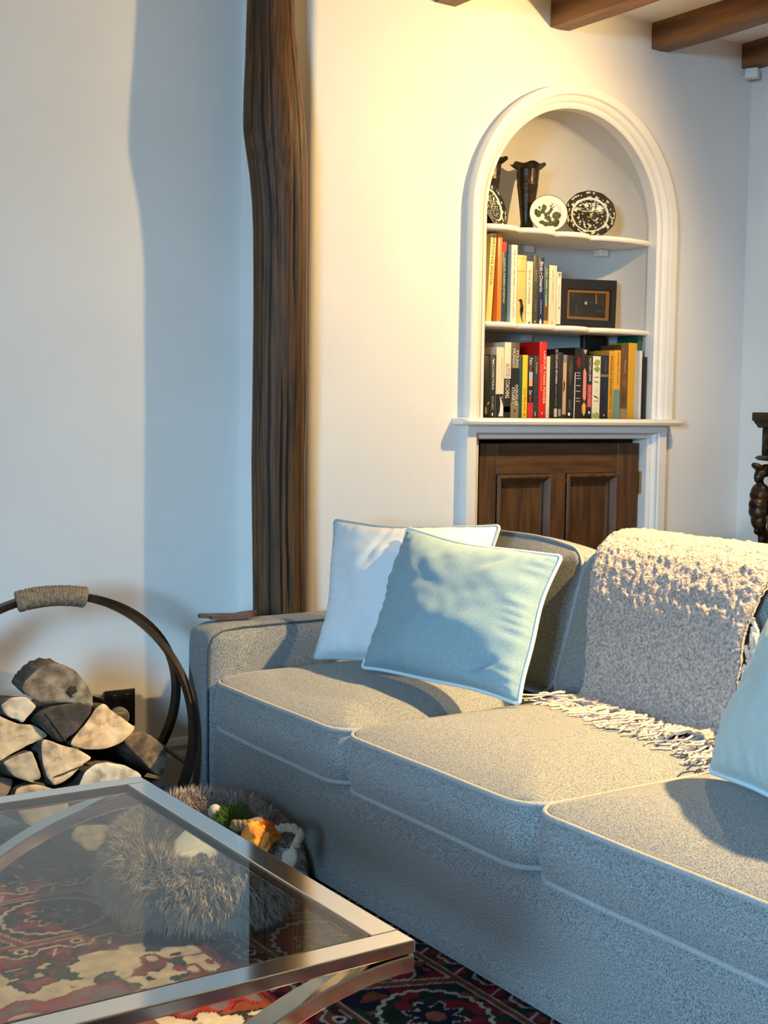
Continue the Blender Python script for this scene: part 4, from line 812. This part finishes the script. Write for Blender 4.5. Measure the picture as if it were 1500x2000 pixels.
def plate(name, c, r, nrm, kind, label, roll=0):
    Z = norm3(nrm); X = norm3(np.cross((0, 0, 1), Z)); Y = np.cross(Z, X); nr_, na_ = 56, 200
    def prof(s): return .10*r*float(sl(s, .55, .75))+.07*r*max(0, s-.72)/.28
    V, C = [], []
    s_ = np.linspace(0, 1, nr_); cream = np.array([.80, .76, .66]); blk = np.array([.018, .020, .016]); grn = np.array([.035, .05, .016])
    for s in s_:
        for k in range(na_):
            a = 2*PI*k/na_; rr = s*r*(1+(.008*math.cos(12*a) if kind == 'scene' and s > .8 else 0)); x, y = rr*math.cos(a), rr*math.sin(a); V.append((x, y, prof(s)))
            u, v = x/r, y/r; col = cream
            if kind == 'scene':
                nA = mnoise.noise(Vector((u*5, v*5, roll))); nB = mnoise.noise(Vector((u*13, v*13, roll+2))); nC = mnoise.noise(Vector((math.cos(a)*5+roll, math.sin(a)*5, s*9)))
                if s > .95: col = blk
                elif s > .74: col = blk*(1.2 if nC < .05 else 1) if nC+.5*nB < .30 else cream*.75
                elif s > .66: col = cream*.95
                elif s > .645: col = blk*2
                else:
                    sky = v > .18 and not (nA+.5*nB+.25*(u > -.1) > .10)
                    if sky and v < .56-.3*abs(u): col = cream
                    else: col = cream*.8 if nB > .30 else (grn*.9 if nA > .1 else blk*1.3)
                    if abs(u-.08-.4*(v-.05)) < .035 and -.08 < v < .14: col = np.array([.45, .42, .12])
            elif kind == 'flower':
                if s > .975: col = np.array([.05, .018, .01])
                else:
                    leaves = [(-.55, .05, .14, .17, .3), (.42, -.06, .17, .16, .5), (-.2, .38, .10, .12, .1), (-.28, .16, .09, .10, 0), (.10, .16, .06, .15, -.5), (-.05, -.18, .12, .10, 0), (-.35, -.45, .12, .09, .4), (-.15, -.55, .12, .12, 0), (.12, -.52, .16, .12, .3), (.38, -.48, .13, .2, -.3), (.05, -.30, .09, .08, 0), (-.10, .02, .12, .06, .6), (-.45, .35, .05, .06, 0)]
                    wob = .25*mnoise.noise(Vector((u*8, v*8, 1)))
                    for (lx, ly, lr, lh, an) in leaves:
                        du, dv = u-lx, v-ly; p_, q_ = du*math.cos(an)+dv*math.sin(an), -du*math.sin(an)+dv*math.cos(an)
                        e_ = (p_/lr)**2+(q_/lh)**2
                        if e_ < 1.75+wob: col = grn*(1.0+.9*(mnoise.noise(Vector((u*18, v*18, 4))) > .05)) if e_ < 1.25+wob else blk
                    for x0_, y0_, x1_, y1_ in ((-.35, .28, .05, -.2), (.05, -.2, .42, -.1), (.05, .1, .1, -.5), (.08, .50, .26, .24), (.10, .30, .34, .44), (.16, .40, .22, .56)):
                        du, dv = x1_-x0_, y1_-y0_; t = max(0, min(1, ((u-x0_)*du+(v-y0_)*dv)/(du*du+dv*dv)))
                        if math.hypot(u-x0_-t*du, v-y0_-t*dv) < .024: col = blk*1.4
            C.append(col)
    V = np.array(V); F1 = gridf(nr_, na_, False, True); B = V.copy(); B[:, 2] -= .004; nb_ = len(V)
    fs = F1+[tuple(i+nb_ for i in q)[::-1] for q in F1]+[((nr_-1)*na_+k, (nr_-1)*na_+(k+1) % na_, nb_+(nr_-1)*na_+(k+1) % na_, nb_+(nr_-1)*na_+k) for k in range(na_)]
    W = np.vstack([V, B]); W = W[:, :1]*X+W[:, 1:2]*Y+W[:, 2:]*Z+np.array(c)
    CC = np.vstack([np.array(C), np.tile(cream*.95, (nb_, 1))]); W[:, 2] += ZS1+.0005-W[:, 2].min()
    tag(mesh(name, (W, fs), CHINA, None, 60, colors=CC), label, 'plate', 'plates on the top niche shelf')
def plate_at(px, py, y, r, nrm, kind, label, roll): 
    c = ony(px, py, y); plate('display_plate', c, r, nrm, kind, label, roll)
plate_at(1152, 407, 3.40, .084, (-.52, -.78, .34), 'scene', 'round plate with a black and white landscape print and patterned rim', 1.7)
plate_at(1071, 408, 3.36, .0615, (-.50, -.82, .26), 'flower', 'small cream plate painted with green leaves and a dragonfly', 0)
plate_at(960, 394, 3.37, .072, (.40, -.86, .30), 'scene', 'patterned plate half hidden behind the arch moulding', 6.2)
# ------------------------------------------------------------------ black framed picture
pc = empty('picture_box', (2.99, 3.39, ZS2), 'black framed dark picture with a gold border beside the books', 'picture')
p00, p10, p11, p01 = ony(1093, 633, 3.37), ony(1199, 636, 3.37), ony(1203, 549, 3.40), ony(1096, 545, 3.40)
p00[2] = p10[2] = ZS2+.001
def quad(u0, u1, v0, v1, d0, d1):
    N = norm3(np.cross(p10-p00, p01-p00)); V = []
    for d in (d0, d1):
        for u, v in ((u0, v0), (u1, v0), (u1, v1), (u0, v1)): V.append(p00*(1-u)*(1-v)+p10*u*(1-v)+p11*u*v+p01*(1-u)*v+N*d)
    return np.array(V), [(0, 1, 2, 3), (7, 6, 5, 4), (0, 4, 5, 1), (1, 5, 6, 2), (2, 6, 7, 3), (3, 7, 4, 0)]
EBP = plain((.006, .005, .005), .35); GOLD = M('dull_gold', (.16, .075, .018), .5)
mesh('backing', quad(0, 1, 0, 1, -.03, -.008), EBP, pc, 0)
mesh('frame', merge([quad(0, 1, 0, .17, -.012, .006), quad(0, 1, .80, 1, -.012, .006), quad(0, .105, .17, .80, -.012, .006), quad(.90, 1, .17, .80, -.012, .006)]), EBP, pc, 0)
mesh('gold_border', merge([quad(.105, .90, .17, .235, -.012, -.002), quad(.105, .90, .735, .80, -.012, -.002), quad(.105, .165, .235, .735, -.012, -.002), quad(.835, .90, .235, .735, -.012, -.002)]), GOLD, pc, 0)
mesh('picture', quad(.165, .835, .235, .735, -.012, -.006), M('dark_painting', (.006, .006, .005), .4, (.05, .045, .035), 60, lo=.5, hi=.8), pc, 0)
mesh('painted_bird', quad(.46, .50, .50, .56, -.006, -.0052), plain((.35, .33, .25)), pc, 0); mesh('painted_branch', quad(.65, .68, .52, .735, -.006, -.0052), GOLD, pc, 0)
# ------------------------------------------------------------------ books
PAGES = M('book_pages', (.62, .55, .43), .9, (.50, .43, .32), 90, stretch=(12, 1, 1))
def text_mesh(s, length, height):
    cu = bpy.data.curves.new('t', 'FONT'); cu.body = s; cu.resolution_u = 2; cu.align_x = 'CENTER'; cu.align_y = 'CENTER'
    o = bpy.data.objects.new('t', cu); link(o); dg = bpy.context.evaluated_depsgraph_get(); dg.update(); m2 = bpy.data.meshes.new_from_object(o.evaluated_get(dg))
    v = np.array([tuple(q.co) for q in m2.vertices]); fs = [tuple(p.vertices) for p in m2.polygons]
    bpy.data.objects.remove(o); bpy.data.curves.remove(cu); bpy.data.meshes.remove(m2)
    lo, hi = v.min(0), v.max(0); v = (v-(lo+hi)/2)/np.maximum(hi-lo, 1e-6); return v[:, 0]*length, v[:, 1]*height, fs
def book(px0, px1, pyt, zb, col, label, group, y=3.332, depth=.15, lean=0, bands=(), texts=(), pages=None, flip=False, paper=False, art=()):
    pm = (px0+px1)/2; yr = {3.36: 3.332, 3.312: 3.296}.get(y, y); xa, xb = ony(px0, 640, yr)[0], ony(px1, 640, yr)[0]; h = ony(pm, pyt, y)[2]-zb
    if h > .34: h = .34
    if zb == ZS0 and px0 > 1120: depth = min(depth, .10)
    x0, x1 = xa+.0002, xb-.0002; wd = x1-x0; cv = .0018 if wd > .009 else .0009
    bk_ = empty('book', (pm*0+(x0+x1)/2, y, zb), label, 'book', group)
    def lz(g):
        if lean:
            v = g[0].copy(); v[:, 0] += (v[:, 2]-zb)*lean; return v, g[1]
        return g
    cm = plain(col, .42)
    mesh('cover', lz(merge([rbox(x0, x0+cv, y+.001, y+depth, zb+.0004, zb+h, .0004, 1), rbox(x1-cv, x1, y+.001, y+depth, zb+.0004, zb+h, .0004, 1), rbox(x0, x1, y, y+cv+.0008, zb+.0004, zb+h, .0007, 2)])), cm, bk_, 40)
    mesh('pages', lz(box(x0+cv, x1-cv, y+cv, y+depth-.005, zb+.002, zb+h-(.003 if not paper else .0005))), PAGES, bk_, 0)
    for (a, b, c) in bands: mesh('spine_band', lz(box(x0+.0002, x1-.0002, y-.0005, y+.0003, zb+h*a, zb+h*b)), plain(c, .45), bk_, 0)
    for tx in texts:
        s, a, b, hh, c = tx[:5]; uo = tx[5] if len(tx) > 5 else 0
        tx_, ty_, fs = text_mesh(s, h*(b-a), wd*hh); zc = zb+h*(a+b)/2; xc = (x0+x1)/2+uo*wd
        # reads from top to bottom
        V = np.c_[xc+ty_, np.full(len(tx_), y-.0009), zc-tx_]; mesh('lettering', lz((V, fs)), plain(c, .5), bk_, 0)
    for (poly, c) in art:
        P = [(x0+wd*u, zb+h*v) for u, v in poly]; mesh('printed_motif', lz(extr(P, y-.0009, y-.0004)), plain(c, .5), bk_, 0)
G1, G2 = 'books on the middle niche shelf', 'books on the niche ledge'
W_, K_, CR = (.78, .76, .70), (.012, .012, .013), (.70, .64, .50)
book(948.5, 959, 455, ZS2, (.78, .60, .22), 'pale yellow book leaning at the end of the bird books', G1, depth=.13, lean=.055, texts=(('BIRDING', .66, .98, .5, (.10, .08, .04)), ('ARIZONA', .42, .64, .45, (.14, .11, .05))))
book(966, 969, 443, ZS2, (.10, .03, .015), 'thin dark maroon book behind the orange spine', G1, y=3.40, depth=.13)
book(969.5, 978.3, 457, ZS2, (.75, .20, .03), 'tall plain orange book', G1, depth=.17, bands=((.08, .085, (.5, .1, .02)),), texts=(('KITE', .70, .80, .3, (.85, .35, .12)),))
book(978.6, 986.4, 472, ZS2, (.02, .06, .075), 'dark teal book with a red band at the top', G1, depth=.17, bands=((.88, 1.0, (.62, .02, .03)),), texts=(('GUIDE TO THE BIRDS OF BRITAIN', .25, .80, .42, (.62, .66, .62)),))
book(987, 995.4, 496, ZS2, (.035, .022, .018), 'dark brown recessed book beside the teal one', G1, y=3.36, depth=.036)
book(996, 1008, 478, ZS2, (.74, .71, .58), 'cream hardback with slim capitals down its spine', G1, depth=.16, bands=((.0, .012, (.6, .55, .42)),), texts=(('THE LIGHT WE CARRY', .46, .95, .26, (.16, .13, .08)), ('MICHELLE OBAMA', .07, .44, .26, (.45, .36, .22))))
bird = [(.05, .365), (.20, .345), (.32, .36), (.50, .365), (.62, .34), (.66, .30), (.76, .25), (.74, .19), (.64, .13), (.62, .09), (.72, .02), (.60, .05), (.48, .10), (.38, .15), (.34, .20), (.40, .24), (.38, .29), (.34, .325), (.22, .335)]
wing = [(.50, .26), (.62, .22), (.60, .16), (.50, .19), (.46, .23)]; cheek = [(.36, .345), (.46, .350), (.46, .330), (.36, .325)]
book(1008.3, 1025.6, 498, ZS2, (.66, .47, .16), 'yellow book with a black and white woodpecker on its spine', G1, depth=.16, bands=((.76, .775, (.45, .30, .08)), (.95, .958, (.5, .34, .1))), art=((bird, K_), (wing, W_), (cheek, W_)))
book(1026.4, 1038.6, 500, ZS2, (.72, .66, .50), 'cream field guide with a navy band across the top', G1, depth=.16, bands=((.925, 1.0, (.035, .04, .10)), (.168, .172, (.3, .25, .15))), texts=(('Birds of Australia', .30, .79, .42, (.30, .24, .14)),), art=(([(.3, .02), (.5, .035), (.7, .06), (.6, .03), (.75, .02), (.5, .012)], K_),))
book(1039.4, 1049.4, 499, ZS2, (.045, .052, .026), 'dark olive book titled in gold', G1, depth=.16, bands=((.36, .362, (.3, .24, .1)),), texts=(('BIRDS', .63, .79, .42, (.34, .28, .10)), ('LONDON', .20, .33, .3, (.26, .22, .10))), art=(([(.4, .03), (.6, .03), (.6, .06), (.4, .06)], (.5, .45, .25)),))
book(1049.6, 1060.4, 502.5, ZS2, (.010, .016, .075), 'navy blue book with bold white serif title', G1, depth=.15, texts=(('Birds', .80, .935, .55, W_), ('of', .75, .785, .3, W_), ('Ontario', .49, .735, .55, W_), ('Emily Bowman', .16, .37, .28, (.6, .6, .62))), art=(([(.3, .05), (.5, .10), (.7, .05), (.65, .015), (.35, .015)], W_),))
book(1060.8, 1070, 518, ZS2, (.025, .085, .085), 'teal paperback with a wildlife photo at the foot', G1, depth=.14, bands=((.08, .34, (.10, .055, .02)), (.0, .08, (.55, .30, .08))), texts=(('Collins', .80, .95, .3, W_), ('Wildlife of the', .46, .77, .3, W_)), art=(([(.3, .5), (.5, .50), (.6, .34), (.4, .30)], (.5, .45, .35)),))
book(1070.3, 1085.4, 518, ZS2, (.68, .56, .40), 'thick cream paperback with faint orange lettering', G1, depth=.14, bands=((.765, .770, (.5, .36, .2)),), texts=(('COLLINS', .80, .93, .18, (.52, .36, .20)), ('THE BIRD GUIDE', .40, .74, .20, (.55, .34, .18))), art=(([(.4, .03), (.6, .03), (.6, .07), (.4, .07)], (.5, .34, .18)),))
book(1085.7, 1094.5, 531, ZS2, (.66, .62, .52), 'small white paperback against the black picture', G1, depth=.12, bands=((0, .035, K_), (.885, .895, (.4, .3, .2))), texts=(('R', .905, .975, .6, K_), ('Birds of', .42, .74, .25, (.35, .3, .25))), art=(([(.45, .34), (.7, .37), (.6, .33), (.5, .31)], K_),))
Z0 = ZS0
book(948.5, 959.2, 695, Z0, (.014, .013, .010), 'black book with a small animal picture at the foot', G2, depth=.12, art=(([(.2, .05), (.5, .06), (.5, .14), (.3, .19), (.15, .15)], (.32, .16, .07)), ([(.55, .20), (.95, .23), (.9, .26), (.6, .25)], (.30, .17, .08))))
book(959.4, 970.2, 693, Z0, (.022, .021, .014), 'black paperback with spaced white capitals', G2, depth=.13, texts=(('ECOSISTERA', .44, .88, .36, W_), ('KITE BIRD', .13, .34, .28, (.5, .5, .42))), art=(([(.4, .03), (.6, .03), (.62, .075), (.38, .075)], W_), ([(.3, .90), (.7, .95), (.55, .88)], W_)))
book(970.8, 986.4, 678, Z0, (.66, .60, .44), 'cream book with a black disc at the foot of its spine', G2, depth=.16, bands=((0, .335, K_),), texts=(('design for living', .55, .85, .12, (.4, .34, .22), .2),), art=(([(.35, .02), (.95, .02), (.95, .16), (.75, .24), (.5, .31), (.6, .20), (.55, .10)], W_), ([(.72, .29), (.85, .31), (.8, .27)], W_)))
book(986.8, 999.8, 668.5, Z0, CR, 'cream and black hardback with tall condensed capitals', G2, depth=.16, bands=((0, .52, K_), (.075, .15, (.72, .69, .6)),), texts=(('ALTITUD', .54, .72, .6, (.20, .17, .12)), ('COACHING', .26, .505, .62, W_)))
book(1000.2, 1016, 669.6, Z0, (.09, .065, .045), 'brown and black novel with stacked white capitals', G2, depth=.15, bands=((.38, .66, K_), (0, .2, (.22, .17, .10))), texts=(('YOUNG', .67, .91, .34, W_, .22), ('MUNGO', .67, .92, .34, W_, -.2), ('DOUGLAS', .17, .44, .34, W_, .22), ('STUART', .19, .41, .34, W_, -.2)), art=(([(.42, .08), (.6, .08), (.6, .11), (.42, .11)], K_),))
book(1016.3, 1022.4, 695, Z0, (.012, .065, .065), 'thin teal book beside the yellow one', G2, depth=.15)
book(1022.6, 1032.6, 693.4, Z0, (.80, .52, .02), 'bright yellow paperback with handwritten lettering', G2, depth=.13, texts=(('just like you', .12, .47, .5, (.14, .10, .01)),), art=(([(.3, .05), (.5, .075), (.7, .05), (.5, .03), (.35, .04), (.5, .045), (.6, .055), (.5, .062), (.38, .055)], (.14, .1, .01)),))
book(1033, 1044.4, 694.6, Z0, K_, 'black paperback with red, blue and orange blocks', G2, depth=.13, bands=((0, .25, (.50, .02, .025)),), texts=(('No', .86, .96, .55, W_), ('One', .75, .86, .55, (.62, .10, .08)), ('Do', .38, .44, .5, W_), ('Lips', .27, .37, .5, (.6, .10, .10))), art=(([(.2, .62), (.8, .62), (.8, .74), (.2, .74)], (.35, .50, .52)), ([(.2, .51), (.8, .51), (.8, .62), (.2, .62)], (.68, .36, .10))))
book(1044.8, 1054.4, 695, Z0, (.035, .034, .045), 'charcoal paperback beside the red book', G2, depth=.13, texts=(('Ten Thousand', .72, .90, .25, W_),), art=(([(.3, .03), (.5, .03), (.5, .1), (.3, .1)], (.4, .38, .4)),))
book(1054.8, 1069, 667.7, Z0, (.58, .012, .012), 'tall red hardback with bold white capitals', G2, depth=.17, texts=(('LABOUR TAKES POWER', .19, .88, .28, W_, .22), ('DENIS MACSHANE', .36, .70, .22, (.85, .28, .05), -.18)), art=(([(.42, .05), (.58, .05), (.58, .08), (.42, .08)], (.7, .3, .28)),))
book(1069.4, 1076.4, 695.7, Z0, (.66, .58, .40), 'thin cream paperback touching the tall red book', G2, depth=.13)
book(1076.8, 1085.4, 692.9, Z0, (.010, .010, .010), 'plain black paperback beside the thin cream one', G2, depth=.14)
book(1085.6, 1091.6, 681.5, Z0, (.012, .014, .014), 'slim black book with white and green lettering', G2, depth=.15, bands=((.02, .14, (.5, .42, .36)),), texts=(('THE LAND BETWEEN', .5, .93, .6, W_), ('GREEN RIVER', .17, .48, .5, (.12, .26, .12))), art=(([(.2, .95), (.9, .95), (.9, .99), (.2, .99)], (.16, .18, .22)),))
book(1091.9, 1101.6, 688, Z0, (.020, .016, .014), 'dark book with a pale label at the foot', G2, depth=.14, art=(([(.2, .03), (.7, .03), (.7, .14), (.2, .14)], (.24, .26, .30)),))
book(1101.9, 1109, 693, Z0, (.50, .33, .19), 'slim tan book with a dark figure on its spine', G2, depth=.14, bands=((0, .06, K_), (.88, 1, (.22, .2, .19))), art=(([(.1, .40), (.5, .46), (.6, .55), (.2, .60)], (.05, .03, .02)),))
book(1109.3, 1123.5, 694, Z0, (.016, .013, .012), 'thick black paperback with a barcode square', G2, depth=.14, art=(([(.28, .045), (.55, .045), (.55, .09), (.28, .09)], W_), ([(.2, .78), (.5, .95), (.8, .80), (.6, .60), (.4, .5)], (.06, .05, .045)), ([(.3, .15), (.6, .15), (.6, .30), (.3, .30)], (.04, .06, .07))))
book(1124, 1139, 679, Z0, (.014, .008, .009), 'black hardback with a red glow at the top', G2, depth=.16, bands=((0.0, .999, (.014, .009, .009)),), art=(([(.2, .80), (.5, .88), (.8, .85), (.85, .75), (.5, .70)], (.16, .008, .008)), ([(.0, 0), (.09, 0), (.14, .65), (.05, .65)], W_))+tuple(([(.25, z), (.80, z), (.80, z+.010), (.25, z+.010)], (.45, .40, .40)) for z in (.24, .28, .38, .46, .56, .60, .64)))
book(1139.3, 1148.9, 682, Z0, (.02, .012, .012), 'paperback with pink and orange lozenges', G2, depth=.14, art=(([(.2, .30), (.55, .25), (.85, .30), (.85, .66), (.5, .73), (.2, .68)], (.62, .24, .20)), ([(.1, .10), (.5, .03), (.85, .10), (.85, .19), (.5, .24), (.1, .19)], (.62, .36, .05)), ([(.1, .99), (.5, .92), (.9, .99)], (.5, .32, .28))))
book(1149.3, 1159.6, 696, Z0, (.014, .012, .013), 'black and red thriller with white lettering', G2, depth=.13, bands=((.18, .55, (.36, .03, .03)),), texts=(('MATTHEW LEWIS', .60, .97, .4, W_), ('DEAD OF NIGHT', .19, .53, .42, (.65, .5, .48))), art=(([(.35, .08), (.65, .08), (.6, .12), (.4, .12)], W_),))
book(1160, 1175.2, 695.6, Z0, (.66, .64, .52), 'white book printed with green leaves and small birds', G2, depth=.15, texts=(('Twigs', .42, .50, .14, (.2, .2, .15)),), art=(([(.05, .88), (.4, .95), (.9, .93), (.8, .86), (.4, .84)], (.26, .36, .06)), ([(.1, .80), (.6, .84), (.95, .79), (.6, .74), (.3, .76)], (.20, .32, .05)), ([(.05, .02), (.95, .02), (.9, .08), (.6, .11), (.3, .07), (.1, .10)], (.24, .36, .05)), ([(.1, .37), (.5, .36), (.85, .31), (.45, .34)], K_), ([(.1, .60), (.5, .595), (.85, .57), (.4, .585)], K_), ([(.2, .66), (.8, .66), (.8, .668), (.2, .668)], K_), ([(.2, .28), (.8, .28), (.8, .287), (.2, .287)], K_)))
book(1175.6, 1191, 694, Z0, (.012, .014, .028), 'navy black hardback with a gold emblem', G2, depth=.16, bands=((.66, .70, (.20, .15, .08)),), texts=(('A GENTLEMAN', .74, .96, .16, (.22, .2, .2), .1),), art=(([(.45, .04), (.6, .04), (.6, .07), (.45, .07)], (.4, .38, .36)),))
book(1191.4, 1201, 685.5, Z0, (.58, .30, .025), 'amber book with block capitals down the spine', G2, depth=.16, texts=(('PANDELIN RESURRECTION', .14, .92, .48, (.12, .06, .01)),), art=(([(.2, .02), (.8, .02), (.8, .10), (.2, .10)], (.42, .2, .03)),))
book(1201.2, 1214.4, 684, Z0, (.66, .34, .02), 'golden yellow book with a teal label at the foot', G2, depth=.16, texts=(('the things that we lost', .50, .97, .34, (.20, .10, .02), .12),), art=(([(.0, .01), (.92, .01), (.95, .40), (.82, .43), (.1, .43), (.02, .40)], (.12, .24, .24)),))
book(1214.8, 1228.6, 674, Z0, (.13, .06, .022), 'brown mottled hardback beside the golden book', G2, depth=.16, bands=((0, .14, (.26, .19, .11)),), texts=(('Warwick', .62, .80, .3, (.5, .38, .22), .1),), art=(([(.1, .5), (.6, .58), (.9, .5), (.6, .4)], (.20, .08, .025)), ([(.1, .3), (.6, .36), (.8, .24), (.4, .2)], (.09, .04, .018))))
book(1229, 1246, 670, Z0, (.58, .32, .015), 'tall mustard yellow hardback', G2, depth=.16)
book(1246.3, 1254.6, 652, Z0, (.010, .085, .055), 'tallest dark green book at the end of the row', G2, depth=.13, texts=(('ATLAS', .58, .80, .4, (.02, .16, .11)),))
book(1257.5, 1263, 685.5, Z0, (.62, .62, .58), 'thin white booklet beside the last black book', G2, y=3.312, depth=.022)
book(1263.2, 1272.6, 697.5, Z0, (.008, .009, .011), 'black book at the end of the row by the arch moulding', G2, y=3.312, depth=.02)
tag(mesh('album', rbox(ony(1140, 700, 3.445)[0], 3.155, 3.445, 3.468, ZS0+.001, ony(1190, 657, 3.445)[2], .003, 1), plain((.006, .006, .007), .5)), 'large black album standing flat behind the row of books', 'album')
